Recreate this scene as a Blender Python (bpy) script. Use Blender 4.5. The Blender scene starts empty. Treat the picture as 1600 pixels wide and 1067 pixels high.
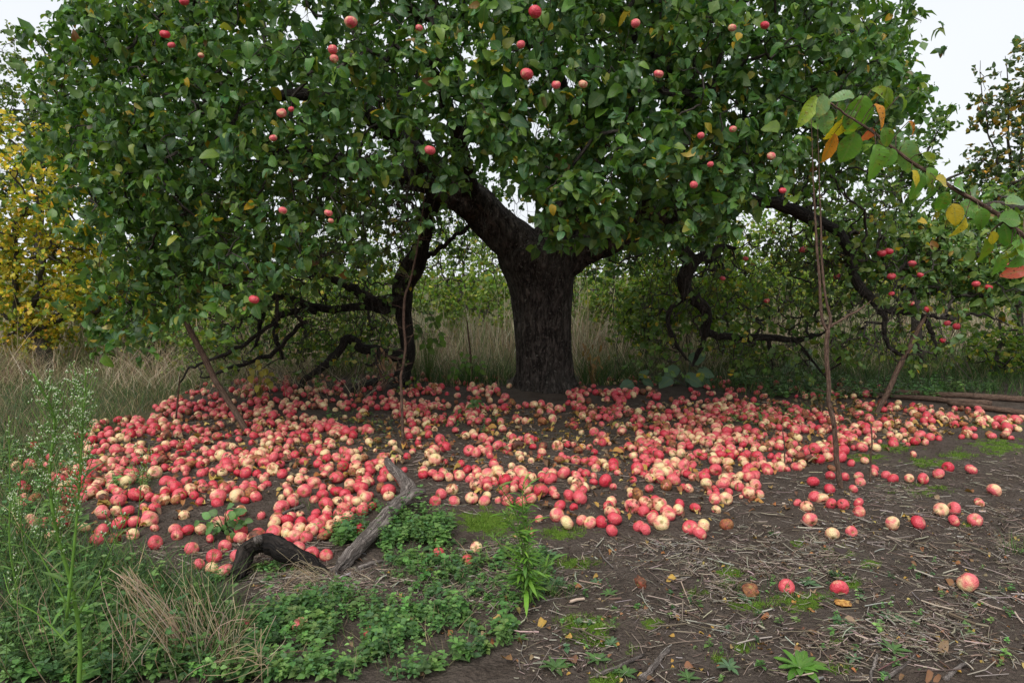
import bpy, math
import numpy as np
from mathutils import Matrix, Vector
rng = np.random.default_rng(11)
SC = bpy.context.scene
COL = SC.collection
R = math.radians

# ------------------------------------------------------------------ camera
CAM_H, F_PX, W_PX, H_PX = 1.3, 1067.0, 1600.0, 1067.0
PITCH = R(5.54)
cd = bpy.data.cameras.new('camera'); cam = bpy.data.objects.new('camera', cd); COL.objects.link(cam)
cam.location = (0, 0, CAM_H); cam.rotation_euler = (math.pi/2 - PITCH, 0, 0)
cd.sensor_width = 36.0; cd.lens = 36.0*F_PX/W_PX; cd.clip_start = 0.05; cd.clip_end = 2000
SC.camera = cam
# ------------------------------------------------------------------ sky, sun, exposure
SUN_EL, SUN_AZ = R(52), R(205)
wd = bpy.data.worlds.new('World'); SC.world = wd; wd.use_nodes = True
nt = wd.node_tree; nt.nodes.clear()
sky = nt.nodes.new('ShaderNodeTexSky'); sky.sky_type = 'NISHITA'; sky.sun_disc = False
sky.sun_elevation = SUN_EL; sky.sun_rotation = SUN_AZ; sky.air_density = 1.0; sky.dust_density = 3.0
cl = nt.nodes.new('ShaderNodeMix'); cl.data_type = 'RGBA'; cl.inputs[0].default_value = 0.93
tcw = nt.nodes.new('ShaderNodeTexCoord'); nzw = nt.nodes.new('ShaderNodeTexNoise'); nzw.inputs['Scale'].default_value = 2.2; nzw.inputs['Detail'].default_value = 4
nt.links.new(tcw.outputs['Generated'], nzw.inputs['Vector'])
cw = nt.nodes.new('ShaderNodeMix'); cw.data_type = 'RGBA'; cw.inputs[6].default_value = (5.2, 5.45, 5.8, 1); cw.inputs[7].default_value = (6.3, 6.42, 6.6, 1)   # overcast cloud tones
nt.links.new(nzw.outputs['Fac'], cw.inputs[0]); nt.links.new(cw.outputs[2], cl.inputs[7])
nt.links.new(sky.outputs[0], cl.inputs[6])
bg = nt.nodes.new('ShaderNodeBackground'); bg.inputs[1].default_value = 0.10
nt.links.new(cl.outputs[2], bg.inputs[0])
wo = nt.nodes.new('ShaderNodeOutputWorld'); nt.links.new(bg.outputs[0], wo.inputs[0])
sl = bpy.data.lights.new('sun', 'SUN'); sl.energy = 1.5; sl.angle = R(35); sl.color = (1.0, 0.97, 0.92)
sun = bpy.data.objects.new('sun', sl); COL.objects.link(sun)
sun.rotation_euler = (math.pi/2 - SUN_EL, 0, math.pi - SUN_AZ)
vs = SC.view_settings
vs.view_transform = 'Standard'; vs.look = 'None'; vs.exposure = 0.76; vs.gamma = 1.0; vs.use_curve_mapping = False
SC.cycles.use_denoising = True
SC.cycles.max_bounces = 6; SC.cycles.diffuse_bounces = 4; SC.cycles.transmission_bounces = 4; SC.cycles.transparent_max_bounces = 4
SC.cycles.caustics_reflective = False; SC.cycles.caustics_refractive = False

# ------------------------------------------------------------------ picture-to-place helpers
CP, SP = math.cos(PITCH), math.sin(PITCH)
def rays(px, py):
    px = np.asarray(px, float); py = np.asarray(py, float)
    a = (px - W_PX/2)/F_PX; b = -(py - H_PX/2)/F_PX
    return np.stack([a, CP + b*SP, -SP + b*CP], -1)
def PT(px, py, Y):
    d = rays(px, py); k = np.asarray(Y, float)/d[..., 1]
    return d*k[..., None] + np.array([0, 0, CAM_H])
def proj(p):
    p = np.asarray(p, float); q = p - np.array([0, 0, CAM_H])
    dz = q[..., 1]*CP - q[..., 2]*SP; up = q[..., 1]*SP + q[..., 2]*CP
    return W_PX/2 + F_PX*q[..., 0]/dz, H_PX/2 - F_PX*up/dz, dz
def GP(px, py):
    d = rays(px, py); k = -CAM_H/d[..., 2]
    g = d*k[..., None]; g[..., 2] = 0
    for _ in range(3):
        z = gz(g[..., 0], g[..., 1]); k = (z - CAM_H)/d[..., 2]
        g = d*k[..., None]
    g[..., 2] = gz(g[..., 0], g[..., 1])
    return g

# ------------------------------------------------------------------ noise
def _h(i, j, k, s):
    n = (i*374761393 + j*668265263 + k*2147483647 + s*974711) & 0x7fffffff
    n = ((n ^ (n >> 13))*1274126177) & 0x7fffffff
    n = (n ^ (n >> 16)) & 0xffffff
    return n/float(0xffffff)
def vnoise(x, y, z=0.0, s=0):
    x, y, z = np.broadcast_arrays(np.asarray(x, float), np.asarray(y, float), np.asarray(z, float))
    i, j, k = np.floor(x).astype(np.int64), np.floor(y).astype(np.int64), np.floor(z).astype(np.int64)
    u, v, w = x-i, y-j, z-k
    u, v, w = u*u*(3-2*u), v*v*(3-2*v), w*w*(3-2*w)
    r = 0
    for a in (0, 1):
        for b in (0, 1):
            for c in (0, 1):
                r = r + _h(i+a, j+b, k+c, s)*(u if a else 1-u)*(v if b else 1-v)*(w if c else 1-w)
    return r*2-1
def fbm(x, y, z=0.0, s=0, o=3):
    r, a, t = 0, 1.0, 0
    for q in range(o):
        r = r + a*vnoise(np.asarray(x)*2**q, np.asarray(y)*2**q, np.asarray(z)*2**q, s+q*17); t += a; a *= .5
    return r/t
def gz(x, y):
    x = np.asarray(x, float); y = np.asarray(y, float)
    z = 0.035*vnoise(x/1.3, y/1.3, 0, 3) + 0.016*fbm(x/.28, y/.28, 0, 5, 2)
    z = z + 0.05*np.exp(-((x-.37)**2 + (y-7.5)**2)/.7)
    far = np.clip((y-18)/60, 0, 1); return z*(1-far*.5)

# ------------------------------------------------------------------ geometry collector
class Geo:
    def __init__(s): s.V, s.F, s.C, s.U, s.n = [], [], [], [], 0
    def add(s, v, f, col=(1, 1, 1), luv=None):
        v = np.asarray(v, float).reshape(-1, 3); f = np.asarray(f, int).reshape(-1, 3)
        c = np.broadcast_to(np.asarray(col, float), v.shape)
        u = np.zeros_like(v) if luv is None else np.broadcast_to(luv, v.shape)
        s.V.append(v); s.F.append(f + s.n); s.C.append(c); s.U.append(u); s.n += len(v)
    def inst(s, tv, tf, M, T, col, luv=None):
        """N copies of a template: M (N,3,3), T (N,3), col (N,3)"""
        N = len(T)
        if N == 0: return
        v = np.einsum('nij,vj->nvi', M, tv) + T[:, None, :]
        f = tf[None] + (np.arange(N)*len(tv))[:, None, None]
        c = np.repeat(np.broadcast_to(col, (N, 3)), len(tv), 0)
        u = None if luv is None else np.tile(luv, (N, 1))
        if u is not None:
            u = u.copy(); u[:, 2] = np.repeat(rng.random(N), len(tv))
        s.add(v.reshape(-1, 3), f.reshape(-1, 3), c, u)
    def mesh(s, name, mat, off=(0, 0, 0), smooth=True):
        V = np.concatenate(s.V) - np.asarray(off); Fc = np.concatenate(s.F)
        me = bpy.data.meshes.new(name)
        me.vertices.add(len(V)); me.loops.add(len(Fc)*3); me.polygons.add(len(Fc))
        me.vertices.foreach_set('co', V.astype(np.float32).ravel())
        me.loops.foreach_set('vertex_index', Fc.astype(np.int32).ravel())
        me.polygons.foreach_set('loop_start', np.arange(0, len(Fc)*3, 3, dtype=np.int32))
        me.polygons.foreach_set('use_smooth', np.full(len(Fc), smooth))
        a = me.attributes.new('tint', 'FLOAT_COLOR', 'POINT')
        c = np.concatenate(s.C); a.data.foreach_set('color', np.c_[c, np.ones(len(c))].astype(np.float32).ravel())
        a = me.attributes.new('luv', 'FLOAT_VECTOR', 'POINT')
        a.data.foreach_set('vector', np.concatenate(s.U).astype(np.float32).ravel())
        me.update(calc_edges=True); me.validate()
        if mat: me.materials.append(mat)
        return me
def tag(o, label=None, cat=None, group=None, kind=None):
    if label: o['label'] = label
    if cat: o['category'] = cat
    if group: o['group'] = group
    if kind: o['kind'] = kind
    return o
def link(name, me, parent=None, loc=None):
    o = bpy.data.objects.new(name, me); COL.objects.link(o)
    if parent: o.parent = parent
    if loc is not None: o.location = loc
    return o
def obj(name, geo, mat, parent=None, smooth=True):
    """geo is in world coordinates; the parent's origin is taken off"""
    off = parent.location if parent else (0, 0, 0)
    if parent and parent.parent: off = Vector(off) + parent.parent.location
    return link(name, geo.mesh(name, mat, tuple(off), smooth), parent)
def thing(name, label, cat, loc, group=None):
    o = link(name, None); o.location = loc; o.empty_display_size = .1
    return tag(o, label, cat, group)
def solo(name, geo, mat, loc, label, cat, group=None, smooth=True):
    o = link(name, geo.mesh(name, mat, tuple(loc), smooth)); o.location = loc
    return tag(o, label, cat, group)

# ------------------------------------------------------------------ shape helpers
def unit(v): return v/np.maximum(np.linalg.norm(v, axis=-1, keepdims=True), 1e-9)
def spline(pts, n):
    p = np.asarray(pts, float); P = np.vstack([2*p[0]-p[1], p, 2*p[-1]-p[-2]]); m = len(p)-1
    t = np.linspace(0, m, n); i = np.minimum(t.astype(int), m-1); u = (t-i)[:, None]
    a, b, c, d = P[i], P[i+1], P[i+2], P[i+3]
    return .5*((2*b) + (c-a)*u + (2*a-5*b+4*c-d)*u**2 + (3*b-a-3*c+d)*u**3)
def tube(geo, pts, rad, sides=6, col=(1, 1, 1), cap=True, rough=0.0, seed=0):
    p = np.asarray(pts, float); n = len(p); rad = np.broadcast_to(rad, (n,))
    t = unit(np.gradient(p, axis=0))
    ref = np.array([0, 0, 1.0]) if abs(t[0][2]) < .9 else np.array([1.0, 0, 0])
    N = np.zeros_like(p); v = unit(np.cross(t[0], ref)); N[0] = v
    for i in range(1, n):
        v = v - t[i]*np.dot(v, t[i]); v = v/max(np.linalg.norm(v), 1e-9); N[i] = v
    B = np.cross(t, N); a = np.linspace(0, 2*math.pi, sides, endpoint=False)
    ca, sa = np.cos(a), np.sin(a)
    d = N[:, None]*ca[None, :, None] + B[:, None]*sa[None, :, None]
    rr = np.repeat(rad[:, None], sides, 1)
    if rough:
        ln = np.r_[0, np.cumsum(np.linalg.norm(np.diff(p, axis=0), axis=1))]/max(rad.mean(), 1e-4)
        rr = rr*(1 + rough*fbm(ca[None]*1.3+seed*7.1, sa[None]*1.3, ln[:, None]*.45, seed) + rough*.5*vnoise(ca[None]*4, sa[None]*4+seed, ln[:, None]*.5, seed+9))
    v = (p[:, None] + d*rr[..., None]).reshape(-1, 3)
    i = np.arange(n-1)[:, None]*sides; j = np.arange(sides)[None]; k = (j+1) % sides
    A, Bq, Cq, D = i+j, i+k, i+sides+k, i+sides+j
    f = np.concatenate([np.stack([A, Bq, Cq], -1).reshape(-1, 3), np.stack([A, Cq, D], -1).reshape(-1, 3)])
    if cap:
        v = np.vstack([v, p[0], p[-1]]); c0, c1 = n*sides, n*sides+1; J = np.arange(sides); K = (J+1) % sides; e = (n-1)*sides
        f = np.vstack([f, np.stack([K, J, np.full(sides, c0)], -1), np.stack([e+J, e+K, np.full(sides, c1)], -1)])
    ll = np.r_[0, np.cumsum(np.linalg.norm(np.diff(p, axis=0), axis=1))] + p[0].sum()*3.1; mr = max(float(np.max(rad)), 1e-4)
    U = np.stack([np.repeat((ca*mr)[None], n, 0), np.repeat((sa*mr)[None], n, 0), np.repeat(ll[:, None], sides, 1)], -1).reshape(-1, 3)
    if cap: U = np.vstack([U, [0, 0, ll[0]], [0, 0, ll[-1]]])
    geo.add(v, f, col, U)
def leaf_template(rows=3, w=.36, fold=.18, droop=.25, wave=.05, tipw=1.0, seed=0):
    r = np.random.default_rng(seed)
    t = np.linspace(0, 1, rows+2) if rows < 4 else .5-.5*np.cos(np.linspace(0.0, np.pi, rows+2)); wd_ = np.sin(np.pi*t**(.86*tipw))**.68*w
    V, U = [], []
    for q, tt in enumerate(t):
        zc = -droop*tt**2
        if q in (0, len(t)-1):
            V.append([0, tt, zc]); U.append([0, tt, 0])
        else:
            x = wd_[q]
            V += [[-x, tt + r.normal()*wave*.4, zc + fold*x + r.normal()*wave], [0, tt, zc], [x, tt + r.normal()*wave*.4, zc + fold*x + r.normal()*wave]]
            U += [[-1, tt, 0], [0, tt, 0], [1, tt, 0]]
    f = [[0, 2, 1], [0, 3, 2]]
    for q in range(rows-1):
        a = 1+3*q; b = a+3
        f += [[a, a+1, b+1], [a, b+1, b], [a+1, a+2, b+2], [a+1, b+2, b+1]]
    e = len(V)-1; a = 1+3*(rows-1)
    f += [[a, a+1, e], [a+1, a+2, e]]
    return np.array(V, float), np.array(f, int), np.array(U, float)
def frames(L, Nrm, size, wide=1.0):
    """matrices: leaf along L, facing Nrm, scaled"""
    L = unit(L); X = unit(np.cross(L, Nrm)); Z = np.cross(X, L)
    M = np.stack([X*np.reshape(wide, (-1, 1)), L, Z], -1)
    return M*np.reshape(size, (-1, 1, 1))
def jit(cols, idx, s=.18):
    c = np.asarray(cols, float)[idx]
    return np.clip(c*np.exp(rng.normal(0, s, (len(idx), 1)))*np.exp(rng.normal(0, s*.35, (len(idx), 3))), 0.002, .9)
def inside(poly, x, y):
    r = np.zeros(np.shape(x), bool); n = len(poly)
    for i in range(n):
        x0, y0 = poly[i]; x1, y1 = poly[(i+1) % n]
        c = ((y0 > y) != (y1 > y)); r ^= c & (x < (x1-x0)*(y-y0)/((y1-y0) if y1 != y0 else 1e-9)+x0)
    return r
def scatter(poly, n):
    """n even random ground points inside an outline given on the picture plane, spread evenly over the ground it covers"""
    P = np.array([GP(*q) for q in poly]); lo, hi = P.min(0), P.max(0); out = []
    got = 0
    while got < n:
        x = rng.uniform(lo[0], hi[0], 4*n+50); y = rng.uniform(lo[1], hi[1], 4*n+50)
        m = inside([tuple(q[:2]) for q in P], x, y); out.append(np.c_[x[m], y[m]]); got += m.sum()
        if m.sum() == 0: break
    g = np.concatenate(out)[:n]
    return np.c_[g, gz(g[:, 0], g[:, 1])]
def area(poly):
    P = np.array([GP(*q) for q in poly]); x, y = P[:, 0], P[:, 1]
    return .5*abs(np.dot(x, np.roll(y, 1)) - np.dot(y, np.roll(x, 1)))

# ------------------------------------------------------------------ materials
def newmat(name):
    m = bpy.data.materials.new(name); m.use_nodes = True; t = m.node_tree; t.nodes.clear()
    return m, t
class NT:
    def __init__(s, t): s.t = t
    def n(s, ty, **k):
        x = s.t.nodes.new(ty)
        for a, b in k.items(): setattr(x, a, b)
        return x
    def l(s, a, b): s.t.links.new(a, b)
    def math(s, op, a, b=None, clamp=False):
        x = s.n('ShaderNodeMath', operation=op); x.use_clamp = clamp
        for i, v in enumerate((a, b)):
            if v is None: continue
            if isinstance(v, (int, float)): x.inputs[i].default_value = v
            else: s.l(v, x.inputs[i])
        return x.outputs[0]
    def mix(s, fac, a, b, mode='MIX'):
        x = s.n('ShaderNodeMix', data_type='RGBA', blend_type=mode)
        for i, v in ((0, fac), (6, a), (7, b)):
            if isinstance(v, (int, float)): x.inputs[i].default_value = v
            elif isinstance(v, tuple): x.inputs[i].default_value = (*v, 1)
            else: s.l(v, x.inputs[i])
        return x.outputs[2]
    def noise(s, vec, scale, detail=3, rough=.55, col=False):
        x = s.n('ShaderNodeTexNoise'); x.inputs['Scale'].default_value = scale
        x.inputs['Detail'].default_value = detail; x.inputs['Roughness'].default_value = rough
        if vec is not None: s.l(vec, x.inputs['Vector'])
        return x.outputs['Color' if col else 'Fac']
    def ramp(s, v, a, b, lo=0.0, hi=1.0):
        x = s.n('ShaderNodeMapRange'); s.l(v, x.inputs[0])
        x.inputs[1].default_value = a; x.inputs[2].default_value = b; x.inputs[3].default_value = lo; x.inputs[4].default_value = hi
        return x.outputs[0]
    def out(s, sh): o = s.n('ShaderNodeOutputMaterial'); s.l(sh, o.inputs[0])
    def bump(s, h, dist, strength=1.0):
        b = s.n('ShaderNodeBump'); b.inputs['Strength'].default_value = strength; b.inputs['Distance'].default_value = dist
        s.l(h, b.inputs['Height']); return b.outputs[0]
    def bsdf(s, col, rough=.6, spec=.4, normal=None):
        b = s.n('ShaderNodeBsdfPrincipled')
        for k, v in (('Base Color', col), ('Roughness', rough), ('Specular IOR Level', spec)):
            if isinstance(v, (int, float)): b.inputs[k].default_value = v
            elif isinstance(v, tuple): b.inputs[k].default_value = (*v, 1)
            else: s.l(v, b.inputs[k])
        if normal is not None: s.l(normal, b.inputs['Normal'])
        return b.outputs[0]
def tint_src(N, src):
    if src == 'attr':
        a = N.n('ShaderNodeAttribute', attribute_name='tint'); return a.outputs['Color']
    return N.n('ShaderNodeObjectInfo').outputs['Color']
def leaf_mat(name, src='attr', rough=.40, trans=.30, rib=.35, pale=.4, spots=0.0):
    m, t = newmat(name); N = NT(t)
    c = tint_src(N, src)
    la = N.n('ShaderNodeAttribute', attribute_name='luv'); sx = N.n('ShaderNodeSeparateXYZ'); N.l(la.outputs['Vector'], sx.inputs[0])
    au = N.math('ABSOLUTE', sx.outputs[0])
    ribm = N.ramp(au, 0.0, .16, rib, 0.0)
    c2 = N.mix(ribm, c, (.22, .27, .10))
    # side veins, thin paler lines running out from the rib
    vv = N.math('SUBTRACT', N.math('MULTIPLY', sx.outputs[1], 9.0), N.math('MULTIPLY', au, 1.6))
    fr = N.math('FRACT', vv); ve = N.ramp(N.math('ABSOLUTE', N.math('SUBTRACT', fr, .5)), 0.0, .12, .22*rib/.35, 0.0)
    c2 = N.mix(ve, c2, (.16, .22, .08))
    geo = N.n('ShaderNodeNewGeometry')
    mott = N.noise(geo.outputs['Position'], 60, 3)
    c2 = N.mix(N.ramp(mott, .35, .75, 0, .5), c2, N.mix(1.0, c2, (1.5, 1.35, .8), 'MULTIPLY'))
    if spots:
        bl = N.noise(geo.outputs['Position'], 32, 3); c2 = N.mix(N.ramp(bl, .56, .70, 0, .45*spots), c2, (.40, .30, .03) if name == 'spotted_leaf' else (.12, .06, .03))
        bl2 = N.noise(geo.outputs['Position'], 41, 3); c2 = N.mix(N.ramp(bl2, .63, .72, 0, .5*spots), c2, (.28, .08, .03))
        sp = N.noise(geo.outputs['Position'], 170, 2)
        c2 = N.mix(N.ramp(sp, .64, .70, 0, spots), c2, (.09, .03, .015))
    under = N.mix(pale, c2, (.13, .20, .11))
    c2 = N.mix(geo.outputs['Backfacing'], c2, under)
    nb = N.bump(N.math('ADD', N.math('MULTIPLY', mott, .6), ve), .004, .5)
    p = N.bsdf(c2, rough, .45, nb)
    tr = N.n('ShaderNodeBsdfTranslucent'); N.l(N.mix(1.0, c2, (1.5, 1.7, .55), 'MULTIPLY'), tr.inputs[0])
    mx = N.n('ShaderNodeMixShader'); mx.inputs[0].default_value = trans; N.l(p, mx.inputs[1]); N.l(tr.outputs[0], mx.inputs[2])
    N.out(mx.outputs[0]); return m
def blade_mat(name, trans=.2, rough=.65):
    m, t = newmat(name); N = NT(t); c = tint_src(N, 'attr')
    g = N.n('ShaderNodeNewGeometry'); nz = N.noise(g.outputs['Position'], 45, 2)
    c = N.mix(N.ramp(nz, .3, .75, 0, .4), c, N.mix(1.0, c, (.62, .58, .55), 'MULTIPLY'))
    p = N.bsdf(c, rough, .25)
    tr = N.n('ShaderNodeBsdfTranslucent'); N.l(c, tr.inputs[0])
    mx = N.n('ShaderNodeMixShader'); mx.inputs[0].default_value = trans; N.l(p, mx.inputs[1]); N.l(tr.outputs[0], mx.inputs[2])
    N.out(mx.outputs[0]); return m
def bark_mat(name, dark, light, lichen=(.16, .17, .13), lich=.5, sc=1.0, bump=.012, co='luv', stretch=.22, cracks=.7):
    m, t = newmat(name); N = NT(t)
    P0 = N.n('ShaderNodeTexCoord').outputs['Object'] if co == 'obj' else N.n('ShaderNodeAttribute', attribute_name='luv').outputs['Vector']
    wob = N.n('ShaderNodeVectorMath', operation='MULTIPLY_ADD'); N.l(N.noise(P0, 9*sc, 3, .5, True), wob.inputs[0]); wob.inputs[1].default_value = (.05/sc,)*3; N.l(P0, wob.inputs[2])
    mp = N.n('ShaderNodeMapping'); N.l(wob.outputs[0], mp.inputs[0]); mp.inputs['Scale'].default_value = (1, 1, stretch)
    n1 = N.noise(mp.outputs[0], 48*sc, 5, .65); n2 = N.noise(P0, 5*sc, 3); n3 = N.noise(mp.outputs[0], 120*sc, 3, .6)
    plate = N.ramp(n1, .42, .60)
    c = N.mix(plate, dark, light)
    c = N.mix(N.ramp(n3, .52, .66, 0, .55), c, tuple(min(1, q*1.7) for q in light))
    c = N.mix(N.ramp(n2, .5, .72, 0, .5*lich), c, lichen)
    sp = N.noise(P0, 70*sc, 2); c = N.mix(N.ramp(sp, .63, .69, 0, lich), c, tuple(min(1, q*1.5) for q in lichen))
    h = N.math('ADD', N.math('MULTIPLY', plate, cracks), N.math('MULTIPLY', n3, .4))
    N.out(N.bsdf(c, .85, .2, N.bump(h, bump, 1.0))); return m
def apple_mat(name, src):
    m, t = newmat(name); N = NT(t)
    par = tint_src(N, src); sp = N.n('ShaderNodeSeparateColor'); N.l(par, sp.inputs[0])
    blush, rot, seed = sp.outputs[0], sp.outputs[1], sp.outputs[2]
    if src == 'attr':
        loc = N.n('ShaderNodeAttribute', attribute_name='luv').outputs['Vector']
    else:
        loc = N.n('ShaderNodeTexCoord').outputs['Object']
    off = N.n('ShaderNodeCombineXYZ'); s9 = N.math('MULTIPLY', seed, 91.0)
    for i in range(3): N.l(s9, off.inputs[i])
    ad = N.n('ShaderNodeVectorMath', operation='ADD'); N.l(loc, ad.inputs[0]); N.l(off.outputs[0], ad.inputs[1]); P = ad.outputs[0]
    # streaks run from stalk to eye
    sx = N.n('ShaderNodeSeparateXYZ'); N.l(loc, sx.inputs[0])
    fl = N.n('ShaderNodeCombineXYZ'); N.l(sx.outputs[0], fl.inputs[0]); N.l(sx.outputs[1], fl.inputs[1])
    nm = N.n('ShaderNodeVectorMath', operation='NORMALIZE'); N.l(fl.outputs[0], nm.inputs[0])
    st = N.n('ShaderNodeVectorMath', operation='MULTIPLY_ADD'); N.l(nm.outputs[0], st.inputs[0]); st.inputs[1].default_value = (7, 7, 7); N.l(off.outputs[0], st.inputs[2])
    st2 = N.n('ShaderNodeVectorMath', operation='ADD'); N.l(st.outputs[0], st2.inputs[0])
    zz = N.n('ShaderNodeCombineXYZ'); N.l(N.math('MULTIPLY', sx.outputs[2], .8), zz.inputs[2]); N.l(zz.outputs[0], st2.inputs[1])
    streak = N.noise(st2.outputs[0], 1.0, 4, .7)
    side = N.noise(P, .85, 1)
    b = N.math('ADD', N.math('MULTIPLY', N.math('SUBTRACT', side, .5), 3.2), N.math('MULTIPLY', streak, 1.25))
    b = N.math('SUBTRACT', N.math('ADD', b, N.math('MULTIPLY', blush, 1.5)), .60)
    b = N.ramp(b, .02, .95)
    base = N.mix(N.noise(P, 1.2, 2), (.78, .63, .22), (.82, .62, .42))
    red = N.mix(N.ramp(blush, .45, 1.0), (.72, .14, .155), (.54, .016, .042))
    red = N.mix(N.ramp(N.noise(P, .6, 1), .35, .65, 0, .6), red, (.70, .12, .14))
    c = N.mix(b, base, red)
    dots = N.n('ShaderNodeTexVoronoi'); dots.inputs['Scale'].default_value = 11; N.l(P, dots.inputs['Vector'])
    c = N.mix(N.ramp(dots.outputs['Distance'], .10, .16, .35, 0), c, (.82, .60, .42))
    # scab specks, bruises, rot
    scab = N.noise(P, 5.5, 3); c = N.mix(N.ramp(scab, .63, .68, 0, .75), c, (.09, .05, .03))
    br = N.math('ADD', N.noise(P, 1.3, 3), N.math('MULTIPLY', rot, .75))
    brm = N.ramp(br, .74, .80)
    brown = N.mix(N.ramp(N.noise(P, 3, 4, .65), .35, .65), N.mix(N.ramp(seed, .2, .9), (.045, .020, .016), (.15, .048, .028)), N.mix(N.ramp(seed, .1, .8), (.16, .06, .035), (.46, .20, .06)))
    brown = N.mix(N.ramp(N.noise(P, 1.1, 2), .52, .6, 0, .7), brown, (.42, .10, .06))
    c = N.mix(brm, c, brown)
    ln = N.n('ShaderNodeVectorMath', operation='LENGTH'); N.l(fl.outputs[0], ln.inputs[0])
    c = N.mix(N.ramp(ln.outputs['Value'], .10, .34, .85, 0), c, N.mix(N.noise(P, 6, 3), (.16, .10, .03), (.42, .33, .10)))
    rough = N.mix(brm, (.30, .30, .30), (.62, .62, .62))
    h = N.math('ADD', N.math('MULTIPLY', N.noise(P, 9, 3), .25), N.math('MULTIPLY', N.noise(P, 2.6, 2), .75))
    N.out(N.bsdf(c, rough, .42, N.bump(h, .03, .35))); return m
MAT = {
    'leaf': leaf_mat('apple_leaf'), 'leaf_obj': leaf_mat('apple_leaf_single', 'obj'),
    'bleaf': leaf_mat('spotted_leaf', 'obj', .36, .30, .45, .4, .9),
    'far': leaf_mat('far_foliage', 'attr', .55, .35, 0.0, .2),
    'herb': leaf_mat('herb_leaf', 'attr', .5, .25, .3, .3), 'herb_obj': leaf_mat('herb_leaf_single', 'obj', .5, .25, .4, .3),
    'dead': leaf_mat('dead_leaf', 'attr', .7, .15, .3, .1, .5), 'dead_obj': leaf_mat('dead_leaf_single', 'obj', .7, .15, .3, .1, .6),
    'blade': blade_mat('grass_blade'), 'straw': blade_mat('dry_straw', .05, .8),
    'bark': bark_mat('apple_bark', (.015, .012, .010), (.055, .045, .039), (.12, .12, .10), .5, 1.0, .02),
    'bole': bark_mat('bole_bark', (.016, .012, .010), (.105, .086, .074), (.17, .16, .135), .6, .5, .06, 'obj', .25),
    'twig': bark_mat('twig_bark', (.030, .025, .021), (.085, .072, .062), (.20, .20, .17), .35, 2.0, .004),
    'stick': bark_mat('bare_stick', (.060, .036, .026), (.15, .095, .068), (.24, .20, .16), .3, 2.0, .003),
    'grey': bark_mat('weathered_wood', (.075, .060, .052), (.27, .23, .205), (.30, .27, .25), .3, 1.3, .010, 'luv', .06),
    'char': bark_mat('charred_wood', (.008, .007, .007), (.035, .028, .024), (.15, .12, .09), .25, 1.0, .012, 'luv', .10),
    'apple': apple_mat('apple_skin', 'obj'), 'apple_mass': apple_mat('apple_skin_carpet', 'attr'),
}

# ================================================================== GROUND
def ground_mat():
    m, t = newmat('orchard_soil'); N = NT(t)
    g = N.n('ShaderNodeNewGeometry').outputs['Position']
    a = N.n('ShaderNodeAttribute', attribute_name='tint'); s = N.n('ShaderNodeSeparateColor'); N.l(a.outputs['Color'], s.inputs[0])
    n1 = N.noise(g, 9, 6, .65); n2 = N.noise(g, 55, 5, .7); n3 = N.noise(g, 2.2, 3)
    c = N.mix(N.ramp(n1, .3, .7), (.052, .039, .031), (.125, .099, .082))
    c = N.mix(N.ramp(n2, .45, .75, 0, .7), c, (.17, .135, .108))
    c = N.mix(N.ramp(n3, .5, .75, 0, .5), c, (.070, .046, .032))
    crumb = N.n('ShaderNodeTexVoronoi'); crumb.inputs['Scale'].default_value = 60; N.l(g, crumb.inputs['Vector'])
    c = N.mix(N.ramp(crumb.outputs['Distance'], .0, .5, .35, 0), c, (.15, .12, .095))
    # moss cushions and turf by place
    mm = N.math('MULTIPLY', N.ramp(N.math('ADD', s.outputs[0], N.math('MULTIPLY', N.math('SUBTRACT', N.noise(g, 14, 4, .7), .5), 1.9)), .45, .65), 1.0)
    moss = N.mix(N.noise(g, 90, 3), (.055, .11, .012), (.16, .26, .03))
    c = N.mix(mm, c, moss)
    gm = N.ramp(N.math('ADD', s.outputs[1], N.math('MULTIPLY', N.math('SUBTRACT', n1, .5), .6)), .35, .65)
    turf = N.mix(n1, (.045, .07, .022), (.17, .14, .07))
    c = N.mix(gm, c, turf)
    h = N.math('ADD', N.math('ADD', N.math('MULTIPLY', n1, .8), N.math('MULTIPLY', n2, .55)), N.math('MULTIPLY', crumb.outputs['Distance'], .35))
    N.out(N.bsdf(c, .92, .15, N.bump(h, .045, 1.0))); return m
def axis(lo, hi, step, ext, k=1.12):
    c = list(np.arange(lo, hi, step)); s = step; v = lo
    left = []
    while v > -ext: s *= k; v -= s; left.append(v)
    s = step; v = c[-1]; right = []
    while v < ext: s *= k; v += s; right.append(v)
    return np.array(left[::-1] + c + right)
gx = axis(-3.2, 3.4, .025, 320); gy = axis(1.7, 5.6, .025, 420)
X, Y = np.meshgrid(gx, gy); Z = gz(X, Y)
near = np.clip((7.5-Y)/3, 0, 1)
Z = Z + near*(.010*fbm(X/.06, Y/.06, 0, 21, 2) + .016*np.clip(fbm(X/.16, Y/.16, 0, 27, 2)-.1, 0, 1))
gv = np.stack([X, Y, Z], -1).reshape(-1, 3)
pxx, pyy, dz = proj(gv); vis = dz > .3
moss = np.zeros(len(gv))
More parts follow.
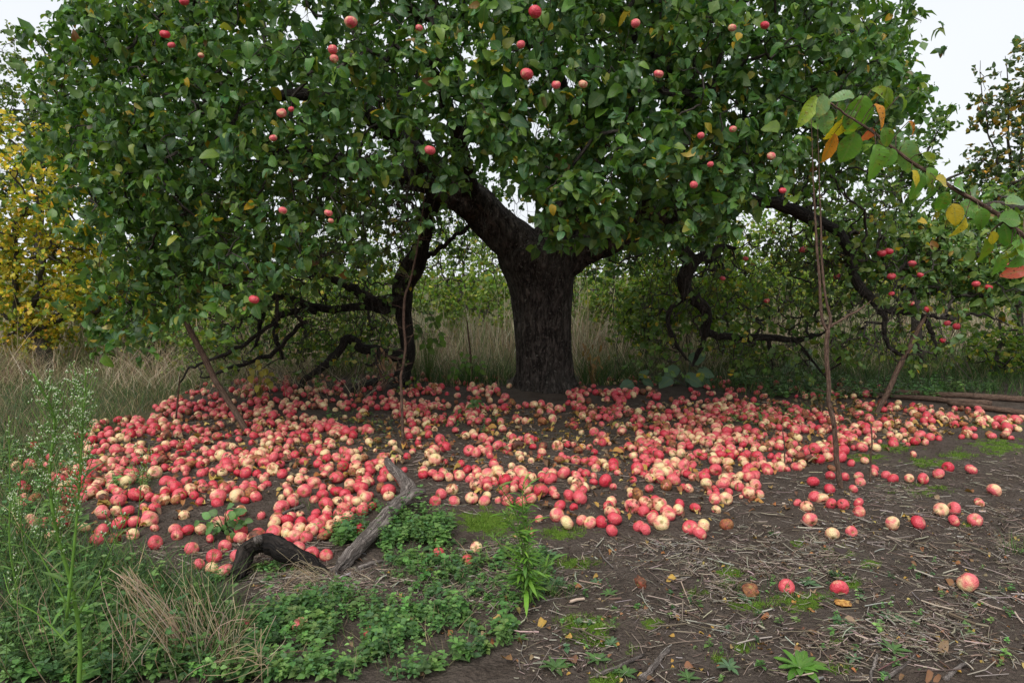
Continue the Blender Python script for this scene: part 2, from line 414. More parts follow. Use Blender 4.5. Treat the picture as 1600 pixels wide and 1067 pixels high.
for (cx, cy, rx, ry, s) in [(1560, 697, 60, 18, .7), (1450, 722, 40, 9, .75), (1400, 700, 40, 9, .65), (1500, 712, 40, 8, .7), (930, 1000, 30, 14, 1), (900, 880, 40, 9, 1), (760, 815, 60, 22, .9), (880, 832, 45, 12, .8),
                            (920, 975, 60, 16, .8), (1020, 975, 22, 10, 1), (1140, 895, 24, 9, 1), (1143, 915, 22, 10, 1), (1090, 924, 26, 6, .9), (1170, 945, 40, 12, .8), (1250, 940, 60, 20, .8),
                            (1310, 865, 24, 9, 1), (1245, 848, 10, 6, 1), (1358, 882, 24, 8, .8), (1305, 1005, 20, 8, 1), (1310, 1045, 26, 8, 1), (945, 1060, 30, 14, 1), (1120, 1030, 14, 10, 1), (1160, 1012, 16, 8, 1),
                            (1330, 912, 16, 8, .8), (1510, 820, 12, 5, .9), (1355, 715, 40, 8, .7), (1560, 660, 60, 12, .7), (985, 1018, 14, 6, .9), (1450, 765, 60, 10, .5), (1350, 640, 60, 12, .6)]:
    moss = np.maximum(moss, s*np.exp(-(((pxx-cx)/rx)**2 + ((pyy-cy)/ry)**2)*.9))
moss[~vis] = 0
turf = np.clip((gv[:, 1]-8.3 + .6*vnoise(gv[:, 0], gv[:, 1], 0, 4))/1.2, 0, 1)
turf = np.maximum(turf, np.clip((-2.0-gv[:, 0] - .25*np.abs(gv[:, 1]-3))/1.0, 0, .6))
turf = np.maximum(turf, np.where((gv[:, 1] < 3.1) & (gv[:, 0] < 0), .0*gv[:, 0], 0))
g = Geo(); nx, ny = len(gx), len(gy)
ii = (np.arange(ny-1)[:, None]*nx + np.arange(nx-1)[None]).ravel()
g.add(gv, np.concatenate([np.stack([ii, ii+1, ii+nx+1], -1), np.stack([ii, ii+nx+1, ii+nx], -1)]), np.c_[moss, turf, np.zeros(len(gv))])
MAT['soil'] = ground_mat()
tag(obj('ground', g, MAT['soil']), 'dark bare soil of the orchard with moss and trodden straw', 'ground', kind='structure')

# ================================================================== TREES
TW = [leaf_template(4, .35, .32, .15+.16*s, .05, .95, s) for s in range(4)]      # apple leaves
TF = leaf_template(1, .40, .15, .2, .0, 1.0, 7)                            # far leaves
def leaves(geo, pos, out, n, size, cols, weights, tmpl, spread=.12, down=.35, up=.55, keep=None):
    """n leaves round each point in pos; out = outward direction of each point"""
    k = len(pos); i = np.repeat(np.arange(k), n)
    ax = unit(out + rng.normal(0, .45, (k, 3)) + np.array([0, 0, -down]))
    g5 = np.arange(len(i))//5; ng = g5[-1]+1; gi = i[np.minimum(np.arange(ng)*5, len(i)-1)]      # leaves sit in spurs of five
    gp = pos[gi] + ax[gi]*rng.uniform(-1, .6, (ng, 1))*spread*2.2 + rng.normal(0, spread*.42, (ng, 3))
    p = gp[g5] + rng.normal(0, .013, (len(i), 3))
    L = unit(ax[i]*.35 + unit(rng.normal(0, 1, (ng, 3)))[g5]*.35 + rng.normal(0, .62, (len(i), 3)) + np.array([0, 0, -down]))
    Nn = unit(np.array([0, 0, up]) + out[i]*.55 + rng.normal(0, .55, (len(i), 3)))
    S = size*np.exp(rng.normal(0, .24, len(i))); Wd = rng.uniform(.8, 1.2, len(i))
    M = frames(L, Nn, S, Wd); c = jit(cols, rng.choice(len(cols), len(i), p=np.array(weights)/sum(weights)))
    if keep is not None:
        m = keep(p); p, M, c = p[m], M[m], c[m]
    v = rng.integers(0, len(tmpl), len(p))
    return p, M, c, v
def put_leaves(geo, p, M, c, v, tmpl):
    for q, (tv, tf, tu) in enumerate(tmpl):
        m = v == q; geo.inst(tv, tf, M[m], p[m], c[m], tu)
def grow(limbs, targets, r0=.0032, arch=.10, wob=.09, npt=4, sides=5, geo=None, rmax=.03, bias=0.0, root=None):
    """join every target to the nearest piece of branch already grown; thickness follows what hangs on it"""
    nodes = [np.asarray(p) for p in limbs]; P = np.vstack(nodes); n0 = len(P)
    d = np.array([np.min(np.sum((P-t)**2, 1)) for t in targets]); order = np.argsort(d)
    buf = np.zeros((n0 + len(targets)*npt, 3)); buf[:n0] = P; par = np.full(len(buf), -1); cnt = n0; paths = []
    for t in targets[order]:
        q = buf[:cnt]; dd = np.sqrt(np.sum((q-t)**2, 1))
        if bias and root is not None: dd = dd + bias*np.sqrt(np.sum((q-root)**2, 1))
        j = int(np.argmin(dd)); a = q[j]; ln = np.linalg.norm(t-a)
        u = np.linspace(0, 1, npt+1)[1:, None]
        w = a + (t-a)*u + np.array([0, 0, 1])*arch*ln*np.sin(np.pi*u) + rng.normal(0, wob*ln, (npt, 3))*np.sin(np.pi*u*.9)
        buf[cnt:cnt+npt] = w; par[cnt] = j; par[cnt+1:cnt+npt] = np.arange(cnt, cnt+npt-1)
        paths.append((j, cnt)); cnt += npt
    w = np.zeros(cnt)
    for j, c in paths: w[c+npt-1] += 1
    for k in range(cnt-1, n0-1, -1):
        if par[k] >= 0: w[par[k]] += w[k]
    rad = np.minimum(r0*np.sqrt(np.maximum(w, .6)), rmax)
    for j, c in paths:
        pts = np.vstack([buf[j], buf[c:c+npt]]); rr = np.r_[rad[c], rad[c:c+npt]]; rr[-1] *= .55
        tube(geo, pts, rr, sides, cap=False)
    return buf[:cnt]

# ------------------------------------------------------------------ the big apple tree
TX, TY = 0.36, 7.55
TB = Vector((TX, TY, float(gz(TX, TY))-.03))
apple_tree = thing('apple_tree', 'big spreading apple tree with thick dark trunk, dropping its apples', 'tree', TB)
def path(px, py, Y, n, wob=.02):
    p = spline(PT(np.array(px), np.array(py), np.broadcast_to(Y, len(px))), n)
    w = np.stack([fbm(np.linspace(0, n*.35, n), np.full(n, px[0]*.37+q*9.1), 0, 31+q) for q in range(3)], -1)
    return p + w*wob
def pxr(w, Y): return np.asarray(w, float)*.5*np.asarray(Y)/F_PX
tr = Geo()
# bole, pixel outlines turned into centre line and radius
ty = np.array([622, 606, 585, 550, 510, 470, 440, 415, 395, 372]); tl = np.array([792, 802, 806, 806, 803, 799, 792, 781, 778, 800]); tr_ = np.array([918, 905, 897, 893, 892, 893, 896, 899, 900, 884])
cpts = PT((tl+tr_)/2, ty, np.full(len(ty), TY)); cpts[0, 2] = TB.z - .06
rr = pxr(tr_-tl, TY)
n = 90; cs = spline(cpts, n); cr = np.interp(np.linspace(0, 1, n), np.linspace(0, 1, len(rr)), rr)
sides = 72; a = np.linspace(0, 2*np.pi, sides, endpoint=False); zz = cs[:, 2][:, None]
flute = 1 + .035*np.sin(a*5+.7)[None]*np.clip(1.1-zz, .25, 1) + .05*fbm(np.cos(a)[None]*2.2, np.sin(a)[None]*2.2, zz*1.5, 41) + .055*fbm(np.cos(a)[None]*8, np.sin(a)[None]*8, zz*4.0, 44, 3)
bv = cs[:, None] + np.stack([np.cos(a)[None]*cr[:, None]*flute, np.sin(a)[None]*cr[:, None]*flute*.95, np.zeros((n, sides))], -1)
i = np.arange(n-1)[:, None]*sides; j = np.arange(sides)[None]; k = (j+1) % sides
tf = np.concatenate([np.stack([i+j, i+k, i+sides+k], -1).reshape(-1, 3), np.stack([i+j, i+sides+k, i+sides+j], -1).reshape(-1, 3)])
top = n*sides; J = np.arange(sides); e = (n-1)*sides
bv = np.vstack([bv.reshape(-1, 3), cs[-1], cs[0]]); tf = np.vstack([tf, np.stack([e+J, e+(J+1) % sides, np.full(sides, top)], -1), np.stack([(J+1) % sides, J, np.full(sides, top+1)], -1)])
tr.add(bv, tf)
def limb(geo, px, py, Y, w, n, sides=18, rough=.16, wob=.03, seed=0):
    p = path(px, py, Y, n, wob); Ys = np.broadcast_to(Y, len(px)); r_ = np.interp(np.linspace(0, 1, n), np.linspace(0, 1, len(w)), pxr(w, Ys))
    tube(geo, p, r_, sides, rough=rough, seed=seed); return p
L1 = limb(tr, [838, 812, 775, 742, 705, 678], [425, 390, 352, 318, 296, 288], np.array([7.55, 7.5, 7.4, 7.3, 7.2, 7.2]), [76, 74, 62, 58, 56, 44], 40, 30, .12, .02, 1)
L2 = limb(tr, [862, 905, 950, 1000, 1045], [415, 392, 376, 352, 335], np.array([7.55, 7.45, 7.3, 7.1, 7.0]), [70, 52, 44, 42, 38], 36, 26, .12, .02, 2)
L3 = limb(tr, [850, 868, 900, 925, 950], [415, 370, 300, 240, 165], np.array([7.6, 7.6, 7.5, 7.4, 7.3]), [80, 66, 42, 36, 30], 40, 26, .12, .03, 3)
for an, L_ in ((.4, .12), (1.9, .1), (3.0, .10), (4.0, .12), (4.75, .10), (5.5, .14)):
    d_ = np.array([math.cos(an), math.sin(an), 0]); c_ = np.array([TX+.0, TY, 0]); zq = gz(TX, TY)
    tube(tr, spline([c_+d_*.12+np.array([0, 0, zq+.30]), c_+d_*.25+np.array([0, 0, zq+.09]), c_+d_*(.27+L_*.5)+np.array([0, 0, zq-.01]), c_+d_*(.28+L_)+np.array([0, 0, zq-.09])], 16), np.linspace(.11, .03, 16), 12, rough=.2, seed=int(an*9))
trunk = obj('trunk', tr, MAT['bole'], apple_tree)
rm = trunk.modifiers.new('remesh', 'REMESH'); rm.mode = 'VOXEL'; rm.voxel_size = .011; rm.use_smooth_shade = True
LIMBS = [L1, L2, L3]
def branch(px, py, Y, w, n=30, sides=12, rough=.2, wob=.05, parent=apple_tree, skel=True, mat='bark', name='branch'):
    g = Geo(); p = limb(g, px, py, Y, w, n, sides, rough, wob, int(px[0])); obj(name, g, MAT[mat], parent)
    if skel: LIMBS.append(p)
    return p
# drooping left limb, down to the ground, and its arms
branch([690, 668, 658, 644, 631, 630, 633, 636, 626], [286, 330, 380, 416, 446, 478, 510, 552, 600], np.array([7.2, 7.4, 7.6, 7.8, 7.9, 7.9, 7.9, 7.9, 7.85]), [34, 26, 24, 40, 34, 27, 24, 22, 26], 60, 18, .2, .03)
branch([628, 606, 587, 559, 525, 490], [466, 472, 472, 456, 440, 425], 7.85, [18, 18, 17, 15, 13, 8])
branch([626, 580, 531, 489, 452, 424, 407, 396], [484, 482, 481, 482, 466, 470, 501, 540], 7.85, [14, 13, 13, 12, 11, 9, 8, 4], 36)
branch([489, 455, 436, 430, 440], [483, 486, 494, 520, 560], 7.8, [11, 10, 10, 9, 6])
branch([634, 612, 585, 562, 542, 529, 509, 486, 462], [552, 556, 550, 543, 529, 549, 568, 588, 612], np.array([7.9, 7.9, 7.9, 7.9, 7.8, 7.75, 7.7, 7.6, 7.5]), [20, 19, 17, 15, 13, 14, 13, 11, 9], 50)
branch([480, 452, 419, 402, 348, 315], [500, 526, 556, 560, 580, 590], 7.3, [7, 7, 7, 6, 5, 2])
branch([430, 391, 368, 329, 298, 278], [500, 529, 546, 560, 574, 598], 7.1, [7, 6, 6, 5, 4, 2])
branch([660, 690, 720, 760], [410, 385, 360, 338], 7.7, [8, 7, 6, 4])
# high arms carrying the crown
branch([690, 640, 560, 470, 380], [288, 230, 170, 150, 160], np.array([7.2, 6.9, 6.4, 6.0, 5.8]), [40, 34, 28, 20, 8])
branch([690, 600, 480, 360, 260, 190], [290, 270, 250, 230, 240, 280], np.array([7.2, 7.2, 7.1, 7.0, 6.9, 6.8]), [36, 30, 26, 20, 14, 6])
branch([700, 640, 580, 520], [292, 200, 90, -20], np.array([7.2, 7.6, 8.2, 8.8]), [32, 26, 20, 8])
branch([740, 720, 690, 650], [318, 230, 140, 60], np.array([7.3, 6.5, 5.7, 5.2]), [30, 24, 18, 8])
branch([950, 965, 990, 1010, 1030], [165, 100, 30, -60, -150], np.array([7.3, 7.2, 7.0, 6.8, 6.6]), [34, 30, 28, 20, 8])
branch([925, 880, 840, 810], [240, 150, 60, 0], np.array([7.4, 6.6, 5.8, 5.2]), [28, 22, 18, 8])
branch([1045, 1100, 1180, 1260, 1330], [335, 270, 210, 150, 100], np.array([7.0, 6.7, 6.4, 6.2, 6.2]), [34, 28, 22, 16, 7])
branch([960, 1060, 1160, 1260], [140, 60, 0, -40], np.array([7.3, 7.6, 7.9, 8.2]), [30, 24, 18, 8])
branch([1000, 1020, 1040, 1050], [352, 260, 180, 100], np.array([7.1, 6.3, 5.5, 5.0]), [26, 20, 14, 6])
branch([1045, 1100, 1150, 1200, 1240, 1290, 1320, 1335, 1360, 1375, 1410, 1440, 1456, 1462], [338, 318, 312, 318, 330, 352, 380, 428, 465, 480, 484, 497, 520, 556], np.linspace(7.0, 6.6, 14), [28, 24, 22, 20, 19, 17, 15, 14, 14, 13, 11, 9, 7, 3], 60)
branch([1372, 1380, 1386, 1400, 1420, 1440], [478, 500, 530, 552, 560, 575], 6.65, [9, 8, 7, 6, 4, 2])
branch([1440, 1480, 1530, 1570], [498, 496, 490, 505], 6.6, [6, 5, 4, 2])
# the S-shaped right limb and its level arm
branch([1045, 1053, 1067, 1079, 1073, 1068, 1074, 1089, 1102, 1104, 1101], [336, 357, 390, 411, 425, 439, 458, 470, 484, 504, 524], np.linspace(7.0, 7.4, 11), [26, 20, 20, 24, 23, 22, 20, 18, 17, 15, 15], 50, 16, .2, .012)
branch([1082, 1092, 1105, 1129, 1150], [412, 404, 396, 385, 388], 7.15, [15, 14, 12, 9, 5], 24, 12, .2, .01)
branch([1100, 1120, 1154, 1211, 1246, 1276, 1286], [519, 523, 527, 528, 531, 524, 521], 7.4, [12, 12, 11, 10, 9, 6, 3], 30, 12, .25, .012)
branch([1102, 1097, 1089, 1082], [520, 538, 556, 572], 7.4, [9, 8, 7, 4], 20, 10, .2, .01)
branch([1078, 1060, 1047, 1045, 1053, 1072], [462, 472, 485, 505, 532, 563], 7.3, [9, 8, 8, 7, 7, 4], 26, 10, .2, .015)
branch([1200, 1204, 1208], [530, 550, 572], 7.4, [6, 6, 2], 14, 8, .3, .01)
branch([1240, 1256, 1275, 1290], [530, 548, 570, 590], 7.35, [5, 5, 4, 2], 14, 8, .3, .01)

CC = np.array([TX-.05, TY-.25, 2.55])
ZLX = [-5.6, -4.4, -3.6, -2.9, -2.2, -1.3, -.75, -.45, -.15, .25, .75, 1.1, 1.6, 2.1, 2.9, 4.5]
ZLZ = [1.2, 1.0, .70, .85, .92, 1.22, 1.62, 1.85, 1.62, 1.36, 1.62, 1.52, 1.65, 2.0, 2.45, 2.8]
def in_crown(n, back=.40, high=.6):
    out = []
    got = 0
    while got < n:
        d = unit(rng.normal(size=(6000, 3))); d[:, 2] = np.where(d[:, 2] < -.75, -d[:, 2], d[:, 2])
        s = np.where(rng.random(6000) < .78, 1-np.abs(rng.normal(0, .12, 6000)), rng.uniform(.45, .9, 6000))
        s = s*(1 + .15*fbm(d[:, 0]*2.2, d[:, 1]*2.2, d[:, 2]*2.2+5, 61, 2))
        low = d[:, 2] < 0; hr = np.linalg.norm(d[:, :2], axis=1)
        d2 = d.copy(); d2[low, :2] /= hr[low, None]; d2[low, :2] *= (1-.18*np.abs(d[low, 2:3]))
        rx = np.where(d2[:, 0] < 0, 4.95, 3.45); ry = np.where(d2[:, 1] < 0, 3.55, 3.2); rz = np.where(d2[:, 2] > 0, 2.9, 2.4)
        p = CC + s[:, None]*d2*np.stack([rx, ry, rz], -1)
        fr = np.interp(p[:, 0], ZLX, ZLZ); bk = np.where(p[:, 0] < -2, 1.0, np.where(p[:, 0] > 1.0, 1.05, 1.40)) + .35*vnoise(p[:, 0]*.9, p[:, 1]*.9, 0, 71)
        w = np.clip((p[:, 1]-TY+.6)/1.4, 0, 1); zl = fr*(1-w) + bk*w + .12*vnoise(p[:, 0]*2.1, p[:, 1]*2.1, 0, 72)
        ok = p[:, 2] > zl
        gap = (((p[:, 0]+1.0)/.52)**2 + ((p[:, 1]-4.9)/1.3)**2 + ((p[:, 2]-1.85)/.42)**2) < 1
        ok &= ~(gap & (rng.random(6000) < .75))
        gap2 = (((p[:, 0]+.22)/.42)**2 + ((p[:, 2]-1.72)/.42)**2) < 1
        ok &= ~(gap2 & (rng.random(6000) < .88))
        ok &= rng.random(6000) < np.where(p[:, 1] > TY+.4, back, 1)*np.where(p[:, 2] > 3.6, high, 1)
        out.append(p[ok]); got += ok.sum()
    return np.concatenate(out)[:n]
targets = in_crown(3150)
tw = Geo()
grow(LIMBS, targets, geo=tw, sides=3, bias=.12, root=np.array([TX, TY, 1.6]), rmax=.035)
# bare hanging spurs inside the crown
def hang(geo, starts, lmin, lmax, r, droop=1.0, lean=.35, side=True):
    for s in starts:
        L = rng.uniform(lmin, lmax); d = unit(np.array([rng.normal(0, lean), rng.normal(0, lean), -droop]))
        u = np.linspace(0, 1, 5)[:, None]; p = s + d*L*u + rng.normal(0, .05*L, (5, 3))*u
        tube(geo, p, r*np.linspace(1, .35, 5), 4, cap=False)
        if side:
            for _ in range(rng.integers(1, 4)):
                k = rng.integers(1, 4); e = unit(d + rng.normal(0, .8, 3)); q = p[k] + e*L*rng.uniform(.2, .45)*np.linspace(0, 1, 3)[:, None] + rng.normal(0, .01, (3, 3))
                tube(geo, q, r*np.linspace(.6, .25, 3), 3, cap=False)
LP = np.vstack(LIMBS)
m = (LP[:, 2] > .9)
st = LP[m][rng.integers(0, m.sum(), 420)] + rng.normal(0, .25, (420, 3)); hang(tw, st, .25, .8, .0042)
ins = in_crown(700, 1, .3); ins = CC + (ins-CC)*rng.uniform(.55, .9, (700, 1)); hang(tw, ins[ins[:, 2] > 1.3], .2, .6, .0034)
sR = np.vstack([PT(rng.uniform(1110, 1290, 60), np.full(60, 527), np.full(60, 7.4)), PT(rng.uniform(1180, 1300, 90), rng.uniform(370, 480, 90), rng.uniform(6.9, 7.5, 90)), PT(rng.uniform(1320, 1460, 70), rng.uniform(440, 510, 70), rng.uniform(6.5, 6.9, 70))])
hang(tw, sR, .12, .5, .0034, 1.0, .6)
sL = np.vstack([PT(rng.uniform(380, 640, 150), rng.uniform(440, 520, 150), rng.uniform(7.4, 8.1, 150))]); hang(tw, sL, .15, .55, .0036, .8, .8)
def tangle(boxes):
    T = np.vstack([PT(rng.uniform(x0, x1, k), rng.uniform(y0, y1, k), rng.uniform(Y0, Y1, k)) for x0, x1, y0, y1, Y0, Y1, k in boxes]); T = T[T[:, 2] > .03]
    grow(LIMBS, T, geo=tw, r0=.0030, arch=.05, wob=.13, rmax=.016, npt=5)
    return T
TL = tangle([(290, 640, 440, 600, 7.0, 8.2, 230), (420, 640, 400, 470, 7.2, 8.2, 90), (440, 660, 240, 420, 5.2, 7.4, 260), (1000, 1100, 430, 580, 7.0, 7.8, 70), (1110, 1330, 370, 580, 6.8, 8.4, 270), (1290, 1500, 380, 570, 6.3, 7.4, 210), (1230, 1420, 260, 420, 6.4, 7.6, 150)])
tag(obj('twigs', tw, MAT['twig'], apple_tree), kind='stuff')
GREEN = [(.046, .118, .028), (.070, .165, .032), (.105, .205, .030), (.056, .140, .056), (.16, .26, .05), (.48, .34, .03), (.20, .10, .035), (.22, .24, .04)]
GWT = [5, 5, 3, 3, 1.6, .38, .14, .5]
outv = unit((targets - CC)*np.array([1, 1.2, .8]))
def vis_keep(p): return p[:, 2] > np.interp(p[:, 0], ZLX, ZLZ) - .35
lp, lM, lc, lv = leaves(None, targets, outv, 34, .066, GREEN, GWT, TW, .15, .35, .5, vis_keep)
# leafless hint: the back skirt seen under the crown
tq = TL[rng.random(len(TL)) < np.where(TL[:, 0] > 1, .60, .30)]; e_ = leaves(None, tq, unit(np.c_[rng.normal(0, 1, (len(tq), 2)), np.zeros(len(tq))]), 9, .06, [(.07, .15, .03), (.10, .19, .035), (.16, .22, .04), (.45, .33, .04)], [3, 3, 3, .6], TW, .12)
lp = np.vstack([lp, e_[0]]); lM = np.concatenate([lM, e_[1]]); lc = np.vstack([lc, e_[2]]); lv = np.r_[lv, e_[3]]
px_, py_, dz_ = proj(lp); seen = (px_ > 0) & (px_ < 1600) & (py_ > 0) & (py_ < 1067)
score = np.where(seen, dz_, 99) ; near_i = np.argsort(score)[:300]
mask = np.ones(len(lp), bool); mask[near_i] = False
far_m = mask & ((dz_ > 6.5) | ~seen); mid2 = mask & ~far_m & (dz_ > 5.1); mid = mask & ~far_m & ~mid2
TW2 = [leaf_template(2, .35, .32, .2+.2*s, .05, .95, s) for s in range(4)]
cg = Geo(); put_leaves(cg, lp[mid], lM[mid], lc[mid], lv[mid], TW); put_leaves(cg, lp[mid2], lM[mid2], lc[mid2], lv[mid2], TW2); cg.inst(TF[0], TF[1], lM[far_m], lp[far_m], lc[far_m], TF[2])
tag(obj('crown', cg, MAT['leaf'], apple_tree), kind='stuff')
def leaf_meshes(tmpl, mat, name='leaf'):
    ms = []
    for tv, tf, tu in tmpl:
        g = Geo(); g.add(tv, tf, (1, 1, 1), tu); ms.append(g.mesh(name, MAT[mat]))
    return ms
LM = leaf_meshes(TW, 'leaf_obj')
def place(name, me, M, p, parent=None, col=None):
    o = link(name, me, parent)
    m4 = Matrix.Identity(4)
    for r_ in range(3):
        for c_ in range(3): m4[r_][c_] = M[r_][c_]
        m4[r_][3] = p[r_] - (parent.location[r_] if parent else 0)
    o.matrix_local = m4
    if col is not None: o.color = (*[float(q) for q in col], 1)
    return o
for q in near_i: place('leaf', LM[lv[q]], lM[q], lp[q], apple_tree, lc[q])

# ------------------------------------------------------------------ other trees
def tree(name, label, base, limbs_px, blobs, leaf, cols, wts, group=None, nl=22, tmpl=None, spread=.14, bark='twig', r0=.0035, mat='far', down=.3, up=.5, sides=8, top=None):
    """limbs_px: [(xs, ys, Y, widths)], blobs: [(centre px, py, Y, rx, ry, rz, clusters)]"""
    tmpl = tmpl or [TF]
    bp = np.array([base[0], base[1], float(gz(base[0], base[1]))])
    t = thing(name, label, 'tree' if 'tree' in name else 'bush', Vector(bp), group)
    sk = []; first = True
    for (xs, ys, Yv, w) in limbs_px:
        g = Geo(); p = limb(g, xs, ys, np.broadcast_to(np.asarray(Yv, float), len(xs)), w, 26, sides, .15, .04, int(abs(xs[0])) + 3)
        obj('trunk' if first else 'branch', g, MAT[bark], t); first = False; sk.append(p)
    T, O = [], []
    for (cx, cy, Yv, rx, ry, rz, k) in blobs:
        c = PT(cx, cy, Yv); d = unit(rng.normal(size=(k, 3))); s = rng.uniform(.35, 1, k)**.5*(1+.22*fbm(d[:, 0]*2+cx, d[:, 1]*2, d[:, 2]*2, 5, 2))
        p = c + d*s[:, None]*np.array([rx, ry, rz]); o = unit(d + np.array([0, 0, .2])); m = p[:, 2] > .12
        T.append(p[m]); O.append(o[m])
    T = np.concatenate(T); O = np.concatenate(O)
    tg = Geo(); grow(sk, T, r0=r0, geo=tg, rmax=.03, sides=4, npt=3); obj('twigs', tg, MAT[bark], t)['kind'] = 'stuff'
    p, M, c, v = leaves(None, T, O, nl, leaf, cols, wts, tmpl, spread, down, up)
    g = Geo(); put_leaves(g, p, M, c, v, tmpl); obj('crown', g, MAT[mat], t)['kind'] = 'stuff'
    return t
def gx_(px, Y): return (px-800)/F_PX*Y*1.0
YEL = [(.56, .42, .035), (.42, .37, .04), (.24, .30, .04), (.14, .22, .04), (.60, .34, .03)]
tree('yellowing_tree', 'small crooked tree with yellow and green autumn leaves beside dry grass', (gx_(82, 9.7), 9.7),
     [([84, 64, 48, 32, 26, 24, 22], [585, 540, 520, 506, 478, 420, 340], 9.6, [20, 18, 16, 12, 10, 8, 5]), ([48, 44, 50, 62, 70], [518, 492, 475, 456, 400], 9.7, [14, 11, 10, 8, 4]),
      ([32, 10, -20], [508, 496, 470], 9.6, [8, 6, 4]), ([25, 60, 90], [410, 400, 380], 9.5, [6, 4, 2])],
     [(-10, 300, 9.7, 1.3, 1.0, 1.3, 175), (70, 420, 9.7, .9, .8, 1.0, 135), (-20, 490, 9.6, .9, .8, .6, 90), (110, 330, 10.2, .8, .9, 1.0, 90), (60, 530, 9.9, .6, .5, .3, 34), (170, 440, 10.4, .9, .8, .7, 110), (260, 470, 10.8, .7, .7, .5, 60)],
     .062, YEL, [5, 5, 4, 3, 1.5], nl=24, spread=.15, bark='twig')
G2 = [(.07, .12, .03), (.10, .16, .035), (.13, .17, .04), (.30, .24, .03), (.06, .10, .04)]
tree('green_tree', 'tall pale green tree rising behind the yellowing one into the sky', (gx_(60, 14), 14),
     [([60, 62, 66, 70], [540, 380, 220, 90], 14, [16, 13, 9, 4])],
     [(70, 150, 14, 1.0, 1.0, 1.3, 120), (20, 230, 14, 1.3, 1.2, 1.2, 140), (120, 260, 14, 1.2, 1.2, 1.3, 130), (-40, 330, 14, 1.6, 1.2, 1.4, 130)],
     .075, G2, [4, 4, 3, .8, 3], nl=22, spread=.2)
AP2 = [(.075, .165, .05), (.105, .20, .05), (.15, .235, .055), (.20, .27, .06), (.42, .28, .03), (.20, .09, .03)]
tree('neighbouring_apple_tree', 'apple tree with low boughs of dark red apples beside the poles', (gx_(1760, 7.6), 7.6),
     [([1760, 1750, 1735, 1700], [625, 520, 420, 330], 7.6, [60, 50, 42, 30]), ([1740, 1680, 1600, 1520, 1480, 1430, 1400], [430, 420, 428, 420, 405, 405, 420], np.linspace(7.6, 7.0, 7), [22, 18, 14, 12, 11, 9, 4]),
      ([1735, 1660, 1580, 1500, 1430], [450, 460, 465, 460, 455], np.linspace(7.6, 6.9, 5), [18, 14, 10, 8, 3]), ([1710, 1640, 1560, 1480], [360, 330, 320, 330], np.linspace(7.6, 7.2, 4), [20, 15, 10, 4])],
     [(1500, 415, 7.1, .75, .6, .40, 84), (1420, 390, 7.2, .5, .5, .40, 44), (1580, 440, 7.1, .6, .6, .5, 80), (1560, 350, 7.6, .7, .6, .35, 56), (1620, 320, 8.0, .6, .6, .4, 50), (1350, 410, 7.3, .45, .5, .4, 26)],
     .062, AP2, [4, 4, 3, 2, .5, .25], nl=19, tmpl=TW, spread=.13, mat='leaf', bark='twig')
tree('sparse_tree', 'upright sparse tree with orange tinted leaves against the white sky', (gx_(1600, 9), 9),
     [([1600, 1592, 1585, 1575, 1568], [600, 420, 300, 190, 90], 9, [10, 8, 5, 3, .8]), ([1590, 1560, 1540, 1530], [330, 260, 180, 95], 9, [4, 3, 2, .6]), ([1588, 1600, 1604, 1600], [330, 220, 130, 50], 9, [4, 3, 2, .6]), ([1580, 1550, 1535], [300, 270, 230], 9, [3, 2, .6])],
     [(1575, 210, 9, .38, .4, .75, 46), (1600, 130, 9, .22, .3, .7, 30), (1545, 150, 9, .16, .3, .42, 16), (1600, 270, 9, .5, .5, .5, 50), (1540, 265, 9, .25, .3, .25, 16)],
     .06, [(.05, .09, .04), (.07, .11, .04), (.45, .24, .03), (.38, .28, .04)], [5, 4, 1.6, 1], nl=15, tmpl=TW, spread=.12, mat='leaf', down=-.4)
tree('leaning_apple_tree', 'apple tree with pointed twigs rising between big tree and white sky', (gx_(1440, 9.5), 9.5),
     [([1440, 1430, 1420, 1410, 1400], [590, 460, 380, 330, 280], 9.5, [18, 15, 12, 9, 5]), ([1412, 1440, 1470, 1490], [330, 260, 200, 168], 9.4, [6, 4, 2, .6]), ([1405, 1420, 1440], [300, 230, 190], 9.4, [4, 2, .6]), ([1420, 1470, 1520], [340, 290, 262], 9.5, [7, 5, 2])],
     [(1390, 270, 9.5, .55, .5, .40, 40), (1465, 205, 9.4, .14, .3, .26, 13), (1430, 260, 9.4, .3, .4, .3, 22), (1490, 300, 9.5, .45, .4, .2, 26), (1360, 360, 9.5, .7, .6, .5, 46), (1470, 370, 9.6, .7, .6, .4, 44), (1310, 320, 9.6, .5, .5, .4, 28)],
     .065, AP2[:4], [4, 4, 3, 2], nl=18, tmpl=TW, spread=.13, mat='leaf', down=-.2)
BG = [(.12, .21, .035), (.17, .26, .04), (.22, .28, .045), (.36, .32, .05), (.09, .16, .045)]
